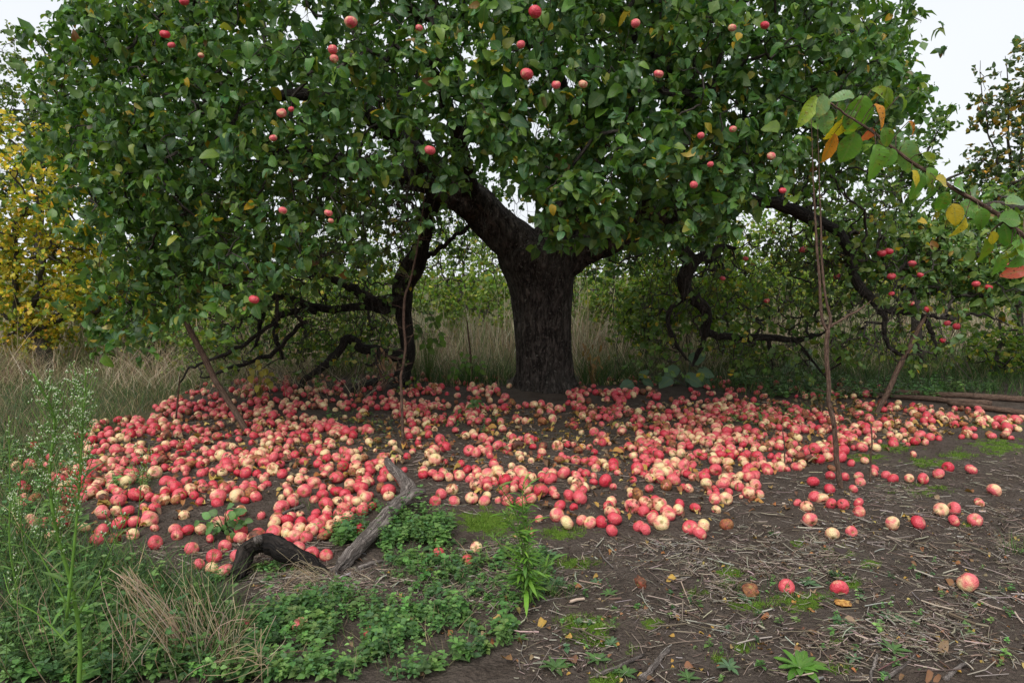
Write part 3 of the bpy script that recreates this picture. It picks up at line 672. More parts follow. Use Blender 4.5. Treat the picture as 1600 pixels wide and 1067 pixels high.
spec = [('round_bush', 'bright green bush framed between drooping limb and thick trunk', 715, 14.5, 420, 1.5, 1.1, 260), ('round_bush', 'yellow green bush standing in dry grass just right of the trunk', 960, 14.0, 425, 1.4, 1.0, 240),
        ('round_bush', 'leafy green bush seen through the S-shaped limb', 1080, 11.0, 425, 1.0, .95, 240), ('round_bush', 'low green bush behind the tangle of bare limbs', 520, 13.5, 430, 1.7, 1.0, 230),
        ('round_bush', 'dull green bush behind the left prop stick', 330, 13, 440, 1.5, .9, 200), ('round_bush', 'olive bush between the yellowing tree and the crown', 190, 12.5, 430, 1.2, 1.0, 190),
        ('round_bush', 'pale green bush behind the level bare arm', 1210, 14, 405, 1.4, 1.1, 230), ('round_bush', 'broad green bush behind the twin-stemmed sapling', 1330, 16, 395, 1.9, 1.4, 240),
        ('round_bush', 'yellow green bush on the right behind the red apples', 1500, 15, 410, 1.7, 1.3, 220), ('round_bush', 'green bush behind the sparse orange tinted tree', 1640, 14.5, 400, 1.6, 1.4, 180)]
spec += [('low_shrub', 'low dark green shrub in dry grass left of the prop stick', 235, 9.3, 525, .55, .40, 70), ('low_shrub', 'low brushy shrub behind the prop stick', 340, 9.0, 540, .6, .36, 80), ('low_shrub', 'low green shrub under the tangled limbs', 470, 9.2, 540, .7, .40, 90), ('low_shrub', 'low green shrub right behind the drooping limb foot', 575, 9.6, 530, .5, .42, 70),
         ('low_shrub', 'leafy low shrub before the grass right of the trunk', 1010, 9.4, 500, .45, .55, 90), ('low_shrub', 'green low shrub under the level bare arm', 1165, 9.4, 555, .6, .28, 70), ('low_shrub', 'green low shrub behind the right prop stick', 1400, 9.8, 545, .8, .30, 80), ('low_shrub', 'yellowing low shrub at the right edge behind the poles', 1560, 8.6, 545, .6, .34, 80)]
for (nm, lb, px, Yv, cy, rx, rz, k) in spec:
    lx = [px, px-6, px+8, px]; cz = [600-int(430/Yv*0), 530, 470, 420]
    gyb = float(proj(np.array([gx_(px, Yv), Yv, 0.0]))[1])
    tree(nm, lb, (gx_(px, Yv), Yv), [([px, px-4, px+5, px], [gyb+2, gyb-25, gyb-55, gyb-95], Yv, [9, 8, 6, 3])], [(px, cy, Yv, rx, .45, rz, k)] if nm == 'low_shrub' else [(px, cy, Yv, rx, .9, rz, k), (px-40, cy+50, Yv-1.2, rx*.6, .6, rz*.5, int(k*.3)), (px+50, cy+40, Yv-1.5, rx*.5, .6, rz*.55, int(k*.3))], .055 if nm == 'low_shrub' else .07, BG, [4, 4, 3, 1.2 if px < 1300 else 2, 2 if nm != 'low_shrub' else 6], group='low shrubs in the dry grass' if nm == 'low_shrub' else 'bushes beyond the tall grass', nl=20, spread=.2)

# ================================================================== TALL GRASS AND TURF
def blade_template(seg=3, bend=.5, w=.006):
    t = np.linspace(0, 1, seg+1); V = []
    for q, tt in enumerate(t):
        y = bend*tt**2; ww = w*(1-tt**1.5*.92)
        V += [[-ww, y, tt*(1-.18*bend*tt)], [ww, y, tt*(1-.18*bend*tt)]]
    f = []
    for q in range(seg): a = 2*q; f += [[a, a+1, a+3], [a, a+3, a+2]]
    return np.array(V), np.array(f)
def zrot(a):
    c, s = np.cos(a), np.sin(a); z = np.zeros_like(c); o = np.ones_like(c)
    return np.stack([np.stack([c, -s, z], -1), np.stack([s, c, z], -1), np.stack([z, z, o], -1)], -2)
def blades(geo, base, height, cols, wts, width=1.0, bends=(.15, .4, .8), lean=.2, seg=3):
    n = len(base); k = rng.integers(0, len(bends), n); M = zrot(rng.uniform(0, 2*np.pi, n))
    h = height*np.exp(rng.normal(0, .25, n)); M = M*np.stack([np.full(n, width)*np.sqrt(h/.5), h, h], -1)[:, None, :]
    sh = np.tile(np.eye(3), (n, 1, 1)); sh[:, 0, 2] = rng.normal(0, lean, n); sh[:, 1, 2] = rng.normal(0, lean, n); M = np.einsum('nij,njk->nik', sh, M)
    c = jit(cols, rng.choice(len(cols), n, p=np.array(wts)/sum(wts)))
    for q, b in enumerate(bends):
        tv, tf = blade_template(seg, b); m = k == q; geo.inst(tv, tf, M[m], base[m], c[m])
DRY = [(.46, .37, .25), (.34, .26, .17), (.55, .46, .33), (.24, .17, .11), (.13, .16, .06)]
def belt(x0, x1, y0, y1, n, clump=.9):
    x = rng.uniform(x0, x1, n); y = rng.uniform(y0, y1, n); w = .5+.5*vnoise(x/clump, y/clump, 0, 81)
    m = rng.random(n) < .25 + w; x, y = x[m], y[m]; return np.c_[x, y, gz(x, y)-.01]
tg = Geo()
DRY = [(.56, .46, .32), (.44, .34, .22), (.66, .56, .41), (.30, .21, .13), (.13, .19, .06), (.20, .26, .08)]
def stand(b, h, wts, width, bends, lean):
    hv = h*(.72 + .45*vnoise(b[:, 0]/.8, b[:, 1]/.8, 0, 86) + .2*vnoise(b[:, 0]/.22, b[:, 1]/.22, 0, 87)); green = vnoise(b[:, 0]/.7+9, b[:, 1]/.7, 0, 88) > .42
    for m, w_ in ((~green, wts), (green, [1, 1, .6, 1, 5, 5])):
        if m.sum(): blades(tg, b[m], hv[m], DRY, w_, width, bends, lean)
stand(belt(-13, 13, 9.9, 15, 21000), .92, [5, 4, 4, 2, 1, 1], .6, (.1, .3, .7), .2)
stand(belt(-8.5, -2.4, 7.7, 9.9, 7000, .6), .44, [3, 5, 2, 4, 1.5, 1.5], .5, (.3, .8, 1.3), .5)
stand(belt(-2.6, .2, 8.6, 9.9, 2600, .5), .45, [2, 3, 1.5, 4, 4, 3], .6, (.3, .8, 1.2), .45)
stand(belt(.8, 7.5, 8.8, 9.9, 2600, .5), .42, [2, 2, 2, 2, 4, 4], .6, (.3, .8, 1.2), .45)
stand(belt(-7.5, -1.5, 7.0, 8.0, 900, .5), .45, [4, 4, 3, 3, 1.5, 1.5], .45, (.6, 1.2, 1.6), .8)
tag(obj('tall_dry_grass', tg, MAT['blade']), 'tall beige dry grass standing in a belt behind the trees', 'grass', kind='stuff')
GR = [(.045, .105, .025), (.07, .145, .03), (.10, .17, .04), (.06, .12, .05), (.34, .28, .16)]
gg = Geo()
def gpatch(poly, n, h, width=.7, wts=(4, 4, 3, 3, 1), lean=.3, bends=(.3, .7, 1.2)):
    blades(gg, scatter(poly, n), h, GR, wts, width, bends, lean)
gpatch([(0, 835), (150, 865), (240, 900), (330, 925), (380, 985), (370, 1066), (0, 1066)], 3600, .13, .75)
gpatch([(385, 960), (520, 925), (800, 955), (795, 1010), (650, 1066), (330, 1066)], 420, .07, .5, (3, 3, 3, 2, 5))
gpatch([(590, 850), (860, 870), (880, 940), (740, 955), (620, 925)], 260, .06, .5, (3, 3, 3, 2, 5))
gpatch([(0, 690), (110, 700), (130, 800), (110, 870), (0, 880)], 1500, .10, .7, (4, 4, 3, 3, 2))
gpatch([(0, 610), (330, 598), (240, 640), (140, 690), (0, 700)], 2600, .13, .7, (3, 3, 3, 3, 5))
gpatch([(930, 588), (1600, 588), (1600, 622), (1310, 612), (1180, 625), (1050, 600)], 3400, .14, .8, (4, 4, 4, 2, 1))
gpatch([(1140, 570), (1600, 560), (1600, 592), (1140, 596)], 3000, .22, .9, (3, 4, 4, 2, 2))
gpatch([(640, 592), (800, 590), (790, 604), (650, 606)], 700, .25, .8, (4, 4, 3, 2, 3))
gpatch([(905, 590), (1010, 588), (1010, 600), (905, 604)], 500, .30, .8, (3, 4, 4, 2, 3))
for (cx, cy, s, n) in [(1150, 672, 60, 160), (1250, 640, 40, 140), (1330, 660, 30, 80), (1000, 660, 40, 90), (900, 690, 60, 90), (540, 700, 60, 120), (200, 760, 40, 110), (470, 795, 40, 60), (1180, 930, 50, 40), (1590, 860, 30, 60), (660, 900, 70, 110), (860, 930, 40, 120)]:
    gpatch([(cx-s, cy-s*.25), (cx+s, cy-s*.25), (cx+s, cy+s*.25), (cx-s, cy+s*.25)], n, .07, .5, (3, 4, 3, 3, 3))
tag(obj('green_grass', gg, MAT['blade']), 'short green grass growing round the edges of the bare soil', 'grass', kind='stuff')

# moss cushions: many tiny upright tufts where the soil is mossed
mp = gv[(moss + .5*vnoise(gv[:, 0]/.05, gv[:, 1]/.05, 0, 99) > .62) & vis & (gv[:, 1] < 6)]
mp = mp[rng.integers(0, len(mp), 9000)] + np.c_[rng.normal(0, .012, (9000, 2)), np.zeros(9000)]; mp[:, 2] = gz(mp[:, 0], mp[:, 1])
mg = Geo(); blades(mg, mp, .016, [(.08, .16, .015), (.15, .26, .03), (.20, .30, .05)], [3, 3, 1.5], 1.2, (.3, .8), .4, 1)
tag(obj('moss', mg, MAT['blade']), 'low bright green moss in patches on the soil', 'moss', kind='stuff')

# ================================================================== APPLES
def apple_shape(nu=22, nv=14, seed=0, rot=0.0, squash=.88):
    r = np.random.default_rng(seed); th = np.linspace(0, np.pi, nv); ph = np.linspace(0, 2*np.pi, nu, endpoint=False)
    T, Pn = np.meshgrid(th, ph, indexing='ij'); s, c = np.sin(T), np.cos(T)
    rad = s*(1 - .10*np.clip(-c, 0, 1)) ; z = squash*c - np.where(c > 0, .34, .20)*np.sign(c)*np.exp(-(s/.33)**2)
    lob = 1 + .03*np.cos(5*Pn+r.uniform(0, 6))*np.clip(-c+.2, 0, 1) + .05*fbm(np.cos(Pn)*s*1.3, np.sin(Pn)*s*1.3, c*1.3+seed*3.3, seed, 2)
    if rot: lob = lob*(1 + rot*fbm(np.cos(Pn)*s*3.1, np.sin(Pn)*s*3.1, c*3.1+seed, seed+5, 3))
    v = np.stack([rad*np.cos(Pn)*lob*r.uniform(.96, 1.04), rad*np.sin(Pn)*lob, z*(1+.05*np.cos(Pn+seed)*s)], -1)
    v = np.vstack([v[0].mean(0)[None], v[1:-1].reshape(-1, 3), v[-1].mean(0)[None]])
    f = [[0, 1+j, 1+(j+1) % nu] for j in range(nu)]
    for i in range(nv-3):
        for j in range(nu):
            a, b, c_, d = 1+i*nu+j, 1+i*nu+(j+1) % nu, 1+(i+1)*nu+(j+1) % nu, 1+(i+1)*nu+j
            f += [[a, d, c_], [a, c_, b]]
    e = len(v)-1; o = 1+(nv-3)*nu
    f += [[o+j, e, o+(j+1) % nu] for j in range(nu)]
    return v, np.array(f)
ASH = [apple_shape(22, 14, s, 0, q) for s, q in enumerate((.86, .82, .92, .88, .80, .95))]
RSH = [apple_shape(22, 14, 20+s, .5, .7) for s in range(3)]
AME, RME = [], []
for lst, src in ((AME, ASH), (RME, RSH)):
    for v, f in src:
        g = Geo(); g.add(v, f); lst.append(g.mesh('apple', MAT['apple']))
sg = Geo(); tube(sg, [(0, 0, .48), (.03, 0, .75), (.09, .02, 1.02), (.12, .05, 1.2)], [.055, .04, .04, .06], 6); STEM = sg.mesh('stem', MAT['twig'])
def rand_rot(n):
    q = unit(rng.normal(size=(n, 4))); w, x, y, z = q.T
    return np.stack([np.stack([1-2*(y*y+z*z), 2*(x*y-z*w), 2*(x*z+y*w)], -1), np.stack([2*(x*y+z*w), 1-2*(x*x+z*z), 2*(y*z-x*w)], -1), np.stack([2*(x*z-y*w), 2*(y*z+x*w), 1-2*(x*x+y*y)], -1)], -2)
# hand-placed apples that can be told apart: px, py of the centre, diameter in px, blush, rot, label
HAND = [
 (1229, 912, 26, .78, 0, 'pink red apple alone on straw beside the redder one'), (1311, 914, 29, .95, 0, 'bright red apple resting above a chewed orange core'),
 (1511, 909, 33, .34, 0, 'large pale peach apple alone on bare soil at far right'), (1172, 919, 27, .7, .8, 'wrinkled brown rotten apple lying on moss and straw'),
 (1001, 907, 22, .5, .9, 'small rotten orange brown apple in the straw'), (1394, 816, 23, .22, 0, 'cream apple with its eye showing on bare soil'),
 (1434, 815, 24, .92, 0, 'flat red apple just right of the cream one'), (1490, 811, 20, .8, 0, 'round pinkish apple below the pair on the right'),
 (1523, 810, 23, .55, .15, 'rosy yellow bruised apple lowest of the right group'), (1470, 794, 23, .35, .1, 'yellowish half of the touching pair on the right'),
 (1490, 791, 24, .6, 0, 'pink half of the touching pair on the right'), (1553, 764, 22, .42, 0, 'lone peach apple near the right edge on mossy soil'),
 (1530, 783, 17, .40, .3, 'small dull tan apple right of the touching pair'), (1517, 731, 19, .66, 0, 'pale pink apple lying on moss far right'),
 (1481, 727, 19, .95, 0, 'deep red apple on moss above the bare soil'), (1466, 739, 19, .6, 0, 'pink apple on moss just below the deep red one'),
 (1442, 747, 19, .85, 0, 'red apple right of a small yellow one by the sapling'), (1420, 746, 15, .15, 0, 'yellow cream apple between red ones right of sapling'),
 (1300, 832, 23, .20, 0, 'cream yellow apple with cracked eye on open soil'), (1330, 827, 19, .62, 0, 'small pale pink apple beside the cracked yellow one'),
 (1265, 810, 24, .55, 0, 'red and yellow apple below the cluster at the sapling'), (1342, 796, 22, .72, 0, 'front red apple of the pair at the sapling cluster'), (1341, 785, 19, .85, 0, None),
 (1317, 786, 20, .75, .2, None), (1298, 786, 19, .85, 0, None), (1284, 777, 21, .3, .1, None), (1273, 773, 21, .75, 0, None), (1260, 788, 21, .38, 0, None), (1246, 783, 15, .7, 0, None),
 (1296, 761, 18, .95, 0, None), (1270, 752, 20, .95, 0, None), (1333, 763, 15, .6, 0, None), (1320, 744, 15, .85, 0, None), (1297, 742, 16, .85, 0, None), (1341, 742, 16, .5, 0, None), (1344, 751, 16, .4, 0, None),
 (1366, 729, 14, .85, 0, None), (1366, 737, 14, .5, 0, None), (1384, 740, 16, .7, 0, None), (1395, 747, 18, .9, 0, None), (1427, 709, 12, .6, 0, None), (1351, 719, 13, .45, 0, None),
 (187, 883, 23, .80, 0, 'pinkish red apple in the grass at the left front'), (239, 914, 18, .75, 0, 'half hidden red apple in grass beside dry stalks'), (381, 972, 23, .65, 0, 'red apple sunk in grass beside the bent dry grass tuft'),
 (470, 971, 28, .40, 0, 'orange cream apple sunk in the mint-like ground cover'), (580, 984, 25, .72, .1, 'red and peach apple buried in the mint-like ground cover'), (641, 967, 14, .6, 0, 'small red apple almost hidden in the ground cover'),
 (744, 854, 20, .15, .1, 'cream apple with red cheek beside the tall green weed'), (730, 873, 20, .85, .35, 'dull dark red apple left of the tall green weed'), (685, 860, 20, .9, .1, 'bright red torn apple in the greenery right of the log'),
 (683, 844, 12, .25, 0, 'small pale apple piece above the torn red apple'), (563, 823, 20, .97, 0, 'crimson apple in green leaves left of the grey branch'), (208, 831, 20, .22, 0, 'cream pink apple with dark eye on bare soil at left'),
 (300, 853, 24, .55, 0, 'pale striped apple standing apart behind the dry stalks'), (352, 886, 25, .50, 0, 'cream and pink apple touching the charred log end'), (331, 884, 22, .10, 0, 'yellow cream apple between two pink ones by the charred log'),
 (311, 880, 20, .6, .1, None), (335, 866, 25, .85, 0, None), (371, 868, 23, .6, 0, None), (352, 851, 22, .55, 0, None), (270, 862, 0, .8, 0, None), (243, 844, 24, .85, 0, None), (152, 842, 24, .8, 0, None), (150, 849, 0, .5, 0, None), (187, 814, 24, .88, 0, None), (180, 840, 20, .7, .8, None),
 (510, 865, 22, .75, 0, 'rosy apple behind the charred log, nearest the grey branch'), (487, 861, 26, .70, 0, 'plump pink red apple leaning behind the charred log'), (465, 854, 25, .55, 0, None), (446, 846, 25, .98, 0, 'crimson apple above the charred log'), (461, 834, 24, .45, 0, None), (487, 826, 23, .35, .1, 'pale apple with dark eye above the charred log'), (508, 833, 24, .4, .7, 'orange brown rotting apple above the charred log'),
 (507, 808, 25, .97, 0, None), (530, 810, 22, .45, 0, None), (440, 788, 26, .62, 0, None), (449, 811, 22, .98, 0, None), (428, 827, 27, .7, 0, None), (400, 840, 28, .55, .5, None),
 (956, 827, 21, .85, 0, 'red apple lowest at the front edge of the carpet'), (922, 814, 22, .38, 0, 'upright pale peach apple at the front edge'), (939, 813, 22, .92, 0, None), (909, 812, 20, .5, 0, None), (886, 814, 25, .12, .05, 'fat cream yellow apple at the front edge'), (870, 803, 25, .55, 0, None), (842, 808, 15, .4, 0, None), (827, 829, 20, .5, .5, 'orange bruised apple hidden behind the tall green weed'),
 (1007, 823, 22, .7, 0, None), (998, 819, 21, .75, 0, None), (1033, 816, 26, .15, 0, 'round cream yellow apple at the front edge right of centre'), (1020, 808, 22, .5, 0, None), (1093, 829, 24, .70, 0, 'striped red apple in front of the yellow one'), (1078, 820, 25, .75, 0, None), (1099, 818, 23, .16, 0, None), (1135, 815, 23, .75, .55, 'dull brownish red apple right of the front edge'), (1119, 794, 16, .15, .1, None), (960, 807, 24, .88, 0, None), (955, 783, 22, .2, 0, None), (946, 748, 24, .95, 0, None),
 (710, 780, 20, .6, 0, None), (680, 780, 20, .7, 0, None), (737, 777, 22, .4, 0, None), (757, 779, 20, .45, 0, None), (55, 824, 16, .75, 0, None), (66, 823, 15, .5, 0, None),
]
pos, rad_, par_, lab = [], [], [], []
for (px, py, d, b, rt, lb) in HAND:
    if d == 0: continue
    gq = GP(px, py+d*.42); dist = proj(gq)[2]; r_ = d*.5*dist/F_PX*.97
    pos.append([gq[0], gq[1]]); rad_.append(r_); par_.append([b, rt, rng.random()]); lab.append(lb)
ZONES = [([(150, 665), (300, 640), (450, 645), (620, 690), (640, 760), (590, 800), (545, 835), (500, 850), (400, 850), (290, 842), (140, 850), (85, 800), (100, 740)], .53),
         ([(640, 735), (860, 742), (1180, 742), (1195, 780), (1090, 812), (960, 812), (850, 795), (680, 780)], .54), ([(620, 635), (1000, 640), (1060, 690), (1000, 745), (640, 740)], .32),
         ([(1000, 650), (1200, 640), (1310, 648), (1345, 700), (1240, 738), (1000, 748)], .56), ([(290, 612), (800, 603), (800, 640), (620, 655), (450, 648), (230, 648)], .36), ([(890, 612), (1120, 602), (1260, 635), (1000, 650), (880, 645)], .40),
         ([(1310, 632), (1600, 645), (1600, 690), (1430, 700), (1345, 702)], .34), ([(1200, 735), (1340, 705), (1380, 700), (1360, 730), (1240, 745)], .2), ([(20, 710), (150, 665), (150, 850), (100, 870), (10, 850)], .16), ([(240, 596), (780, 588), (780, 604), (300, 612)], .10), ([(920, 592), (1330, 588), (1400, 622), (1250, 632), (1100, 604), (900, 606)], .10)]
nh = len(pos)
for poly, cov in ZONES:
    nn = int(cov*area(poly)/(math.pi*.034**2)); s = scatter(poly, nn)
    # gather into drifts
    w = .5 + .5*vnoise(s[:, 0]/.35, s[:, 1]/.35, 0, 91); kp = rng.random(len(s)) < .12 + 1.15*w; s = s[kp]
    for q in s:
        u = rng.random(); b = np.clip(rng.normal(.60, .17), .2, .9) if u < .58 else (rng.uniform(.88, 1) if u < .78 else rng.uniform(.05, .3))
        rt = rng.uniform(.45, .95) if rng.random() < .11 else (rng.uniform(.12, .36) if rng.random() < .35 else rng.uniform(0, .13))
        pos.append([q[0], q[1]]); rad_.append(np.clip(rng.normal(.0325, .0075), .015, .046)); par_.append([b, rt, rng.random()]); lab.append(None)
pos = np.array(pos); rad_ = np.array(rad_); par_ = np.array(par_)
blk = [(TX, TY, .36)]
def pairs(p, cut):
    o = np.argsort(p[:, 1]); I, J = [], []
    ys = p[o, 1]; hi = np.searchsorted(ys, ys+cut)
    for q in range(len(p)):
        c = o[q+1:hi[q]]; m = np.abs(p[c, 0]-p[o[q], 0]) < cut
        I.append(np.full(m.sum(), o[q])); J.append(c[m])
    return np.concatenate(I), np.concatenate(J)
for it in range(30):
    if it % 6 == 0: I_, J_ = pairs(pos, .13)
    d = pos[I_] - pos[J_]; D = np.sqrt((d**2).sum(-1)) + 1e-6; ov = np.clip((rad_[I_] + rad_[J_])*.93 - D, 0, None)
    mv = np.zeros_like(pos); f_ = d/D[:, None]*ov[:, None]*.42
    np.add.at(mv, I_, f_); np.add.at(mv, J_, -f_); mv[:nh] = 0; pos += mv
    dd = pos - np.array(blk[0][:2]); L = np.sqrt((dd**2).sum(1)); inn = L < blk[0][2] + .03; pos[inn] += dd[inn]/L[inn, None]*.03
# those still squeezed by their neighbours ride up on top of them
d = pos[:, None] - pos[None]; D = np.sqrt((d**2).sum(-1)); np.fill_diagonal(D, 9); mn = rad_[:, None] + rad_[None]
zz = gz(pos[:, 0], pos[:, 1]); cz = zz + rad_*rng.uniform(.45, .85, len(pos))
worst = (mn-D).max(1); order = np.argsort(-worst)
lifted = np.zeros(len(pos), bool)
for q in order:
    if q < nh: continue
    nb = np.where((mn[q]*.86 > D[q]) & ~lifted)[0]
    if len(nb) and not lifted[nb].any():
        lifted[q] = True; cz[q] = max(cz[q], np.max(cz[nb] + np.sqrt(np.maximum((mn[q, nb]*.97)**2 - D[q, nb]**2, 0))))
        cz[q] = min(cz[q], zz[q] + .052)
ap_rot = rand_rot(len(pos)); centers = np.c_[pos, cz]
px_, py_, dz_ = proj(centers); vis_ = (px_ > -8) & (px_ < 1608) & (py_ > 0) & (py_ < 1070)
size_px = np.where(vis_, rad_*2/dz_*F_PX, 0); big = np.zeros(len(pos), bool)
big[:nh] = True; rest = np.argsort(-size_px[nh:])[:300-nh] + nh; big[rest] = True
def zone_of(px, py):
    for lim, z, cut in ((140, 'amid the flowered weed', 790), (300, 'right of the flowered weed', 790), (420, 'behind the charred log', 790), (560, 'between log and grey branch', 790), (680, 'by the grey branch tip', 750),
                        (800, 'between grey branch and green weed', 765), (950, 'just right of the green weed', 775), (1080, 'in front of the trunk', 775), (1225, 'right of the trunk', 770), (1330, 'at the sapling foot', 740), (9999, 'right of the sapling', 735)):
        if px < lim: return ('nearer front, ' if py > cut else 'farther back, ') + z
def look_of(p):
    b, rt, _ = p
    return 'brown rotting apple' if rt > .42 else ('deep red apple' if b > .86 else ('rosy red apple' if b > .48 else 'cream yellow apple'))
def pose_of(M, c, r_):
    ax = M[:, 2]; v = unit(np.array([0, 0, CAM_H]) - c); k = float(ax @ v)
    s = 'stalk outward' if k > .6 else 'eye outward' if k < -.6 else ('lying leftwards' if ax[0] < -.5 else 'lying rightwards' if ax[0] > .5 else 'upright' if ax[2] > 0 else 'upside down')
    return ('small ' if r_ < .0305 else 'plump ' if r_ > .0385 else ''), s
auto = {}
for q in np.where(big)[0]:
    if not lab[q]:
        sz, ps = pose_of(ap_rot[q], centers[q], rad_[q]); auto.setdefault(f'{sz}{look_of(par_[q])} {ps}, {zone_of(px_[q], py_[q])}', []).append(q)
ORD = {2: ['left-hand', 'right-hand'], 3: ['leftmost', 'middle', 'rightmost'], 4: ['leftmost', 'second left', 'third left', 'rightmost'], 5: ['leftmost', 'second left', 'middle', 'fourth left', 'rightmost'], 6: ['leftmost', 'second left', 'third left', 'third right', 'second right', 'rightmost']}
auto_lab = {}
for lb_, qs in auto.items():
    qs = sorted(qs, key=lambda q: px_[q]); wd_s = ORD.get(len(qs))
    for k_, q in enumerate(qs): auto_lab[q] = (wd_s[k_] + ' ' if wd_s else '') + lb_
for q in np.where(big)[0]:
    rt = par_[q, 1]; sq = rt > .6
    me = RME[q % 3] if sq else AME[q % 6]
    M = ap_rot[q]*rad_[q]
    o = place('fallen_apple', me, M, centers[q], None, par_[q])
    lk = look_of(par_[q]); z = zone_of(px_[q], py_[q]); sz, ps = pose_of(ap_rot[q], centers[q], rad_[q])
    tag(o, lab[q] or auto_lab[q], 'apple', None if lab[q] else 'fallen apples ' + z)
    if lab[q]: o['group'] = 'fallen apples that stand out'
    if not sq and rng.random() < .55:
        s = link('stem', STEM, o); s.color = o.color
ag = Geo()
sv = [apple_shape(11, 8, s, 0, .87) for s in range(4)] + [apple_shape(11, 8, 31, .5, .7)]
idx = np.where(~big)[0]; kind = np.where(par_[idx, 1] > .6, 4, rng.integers(0, 4, len(idx)))
for k in range(5):
    m = idx[kind == k]; v, f = sv[k]
    if not len(m): continue
    Mx = ap_rot[m]*rad_[m][:, None, None]; vv = np.einsum('nij,vj->nvi', Mx, v) + centers[m][:, None]
    ff = f[None] + (np.arange(len(m))*len(v))[:, None, None]
    ag.add(vv.reshape(-1, 3), ff.reshape(-1, 3), np.repeat(par_[m], len(v), 0), np.tile(v, (len(m), 1)))
tag(obj('fallen_apples', ag, MAT['apple_mass']), 'far part of the apple carpet spread under the tree round the trunk', 'apples', kind='stuff')
# chewed core
g = Geo(); v, f = apple_shape(22, 14, 40, .7, .5); c = GP(1316, 946); v = v*np.array([.030, .024, .022]) + c + np.array([0, 0, .012])
m_, t_ = newmat('chewed_flesh'); N_ = NT(t_); pz = N_.n('ShaderNodeTexCoord').outputs['Object']
N_.out(N_.bsdf(N_.mix(N_.ramp(N_.noise(pz, 70, 4), .35, .65), (.62, .36, .09), (.28, .09, .02)), .5, .4, N_.bump(N_.noise(pz, 90, 3), .006, 1)))
g.add(v, f); solo('apple_core', g, m_, c, 'chewed orange apple core lying below the bright red apple', 'apple core')

# apples still on the trees: px, py, diameter, depth, blush, label
def front_Y(px, py):
    for Yq in np.arange(3.4, 8, .05):
        p = PT(px, py, Yq); u = (p-CC); rx = 4.95 if u[0] < 0 else 3.45
        if (u[0]/rx)**2 + (u[1]/3.55)**2 + (max(u[2], 0)/2.9)**2 < 1.0: return Yq
    return 6.5
HANG = [(548, 35, 19, .62, 'salmon apple hanging high, left of the top centre'), (520, 78, 15, .7, 'upper of a hanging apple pair left of centre'), (522, 92, 13, .65, 'lower of a hanging apple pair left of centre'), (836, 19, 20, .95, 'red apple hanging at the very top centre'),
        (823, 116, 20, .80, 'bright pink striped apple hanging clear of leaves, top centre'), (869, 133, 14, .6, 'small orange apple hanging right of the bright pink one'), (869+2, 133-60, 0, .5, ''), (911, 132, 14, .45, 'yellow red apple hanging rightmost of the centre row'), (993, 37, 14, .6, 'orange apple hanging high right of centre'),
        (672, 235, 17, .75, 'pink apple hanging alone above the forked limb'), (440, 177, 15, .55, 'orange apple hanging in the left half of the crown'), (455, 171, 9, .9, 'small red apple peeping beside the orange one'), (442, 329, 13, .6, 'orange apple hanging low in the left half'), (513, 333, 13, .6, 'upper apple of the low hanging pair left of the limb'), (517, 345, 9, .5, 'lower tiny apple of the low hanging pair'), (397, 468, 16, .85, 'red apple hanging lowest above the tangled limbs'),
        (258, 54, 15, .95, 'dark red apple hanging at the upper left'), (288, 3, 14, .95, 'red apple cut by the top edge at upper left'), (314, 87, 9, .6, 'small orange apple hanging in the upper left leaves'), (268, 71, 11, .8, 'dull red apple under the dark red one upper left'), (427, 216, 12, .55, 'orange apple half behind leaves on the left'), (655, 44, 11, .55, 'orange apple half behind leaves at top, left of centre'),
        (814, 70, 13, .65, 'salmon apple peeping out below the top red one'), (1029, 116, 15, .55, 'dull orange apple hanging right of centre'), (1195, 40, 13, .95, 'red apple half hidden high on the right'), (1144, 44, 12, .55, 'orange apple half hidden high on the right'), (1205, 244, 13, .45, 'russet apple hanging low on the right of the crown'), (1145, 202, 11, .45, 'small russet apple on the right under leaves'), (1084, 289, 12, .75, 'red apple hanging low right of the trunk'), (1110, 257, 10, .7, 'upper small red apple low right of trunk'), (1223, 298, 11, .95, 'deep red apple beside the sapling tip'), (1095, 212, 11, .7, 'red apple in shade right of centre')]
STM = STEM
def hang_apple(px, py, d, Yq, b, label, group, name='hanging_apple'):
    c = PT(px, py, Yq); Yq = Yq + (.10 if d < 14.5 else .03); r_ = d*.5*Yq/F_PX; M = np.array(zrot(np.array([rng.uniform(0, 6)]))[0]) @ np.array([[1, 0, 0], [0, math.cos(.3), -math.sin(.3)], [0, math.sin(.3), math.cos(.3)]])
    o = place(name, AME[rng.integers(0, 6)], M*r_, c, None, (b, 0 if b > .45 else .2, rng.random())); tag(o, label, 'apple', group)
    s = link('stem', STM, o)
for (px, py, d, b, lb) in HANG:
    if d: hang_apple(px, py, d, front_Y(px, py)-.04, b, lb, 'apples still hanging in the big tree')
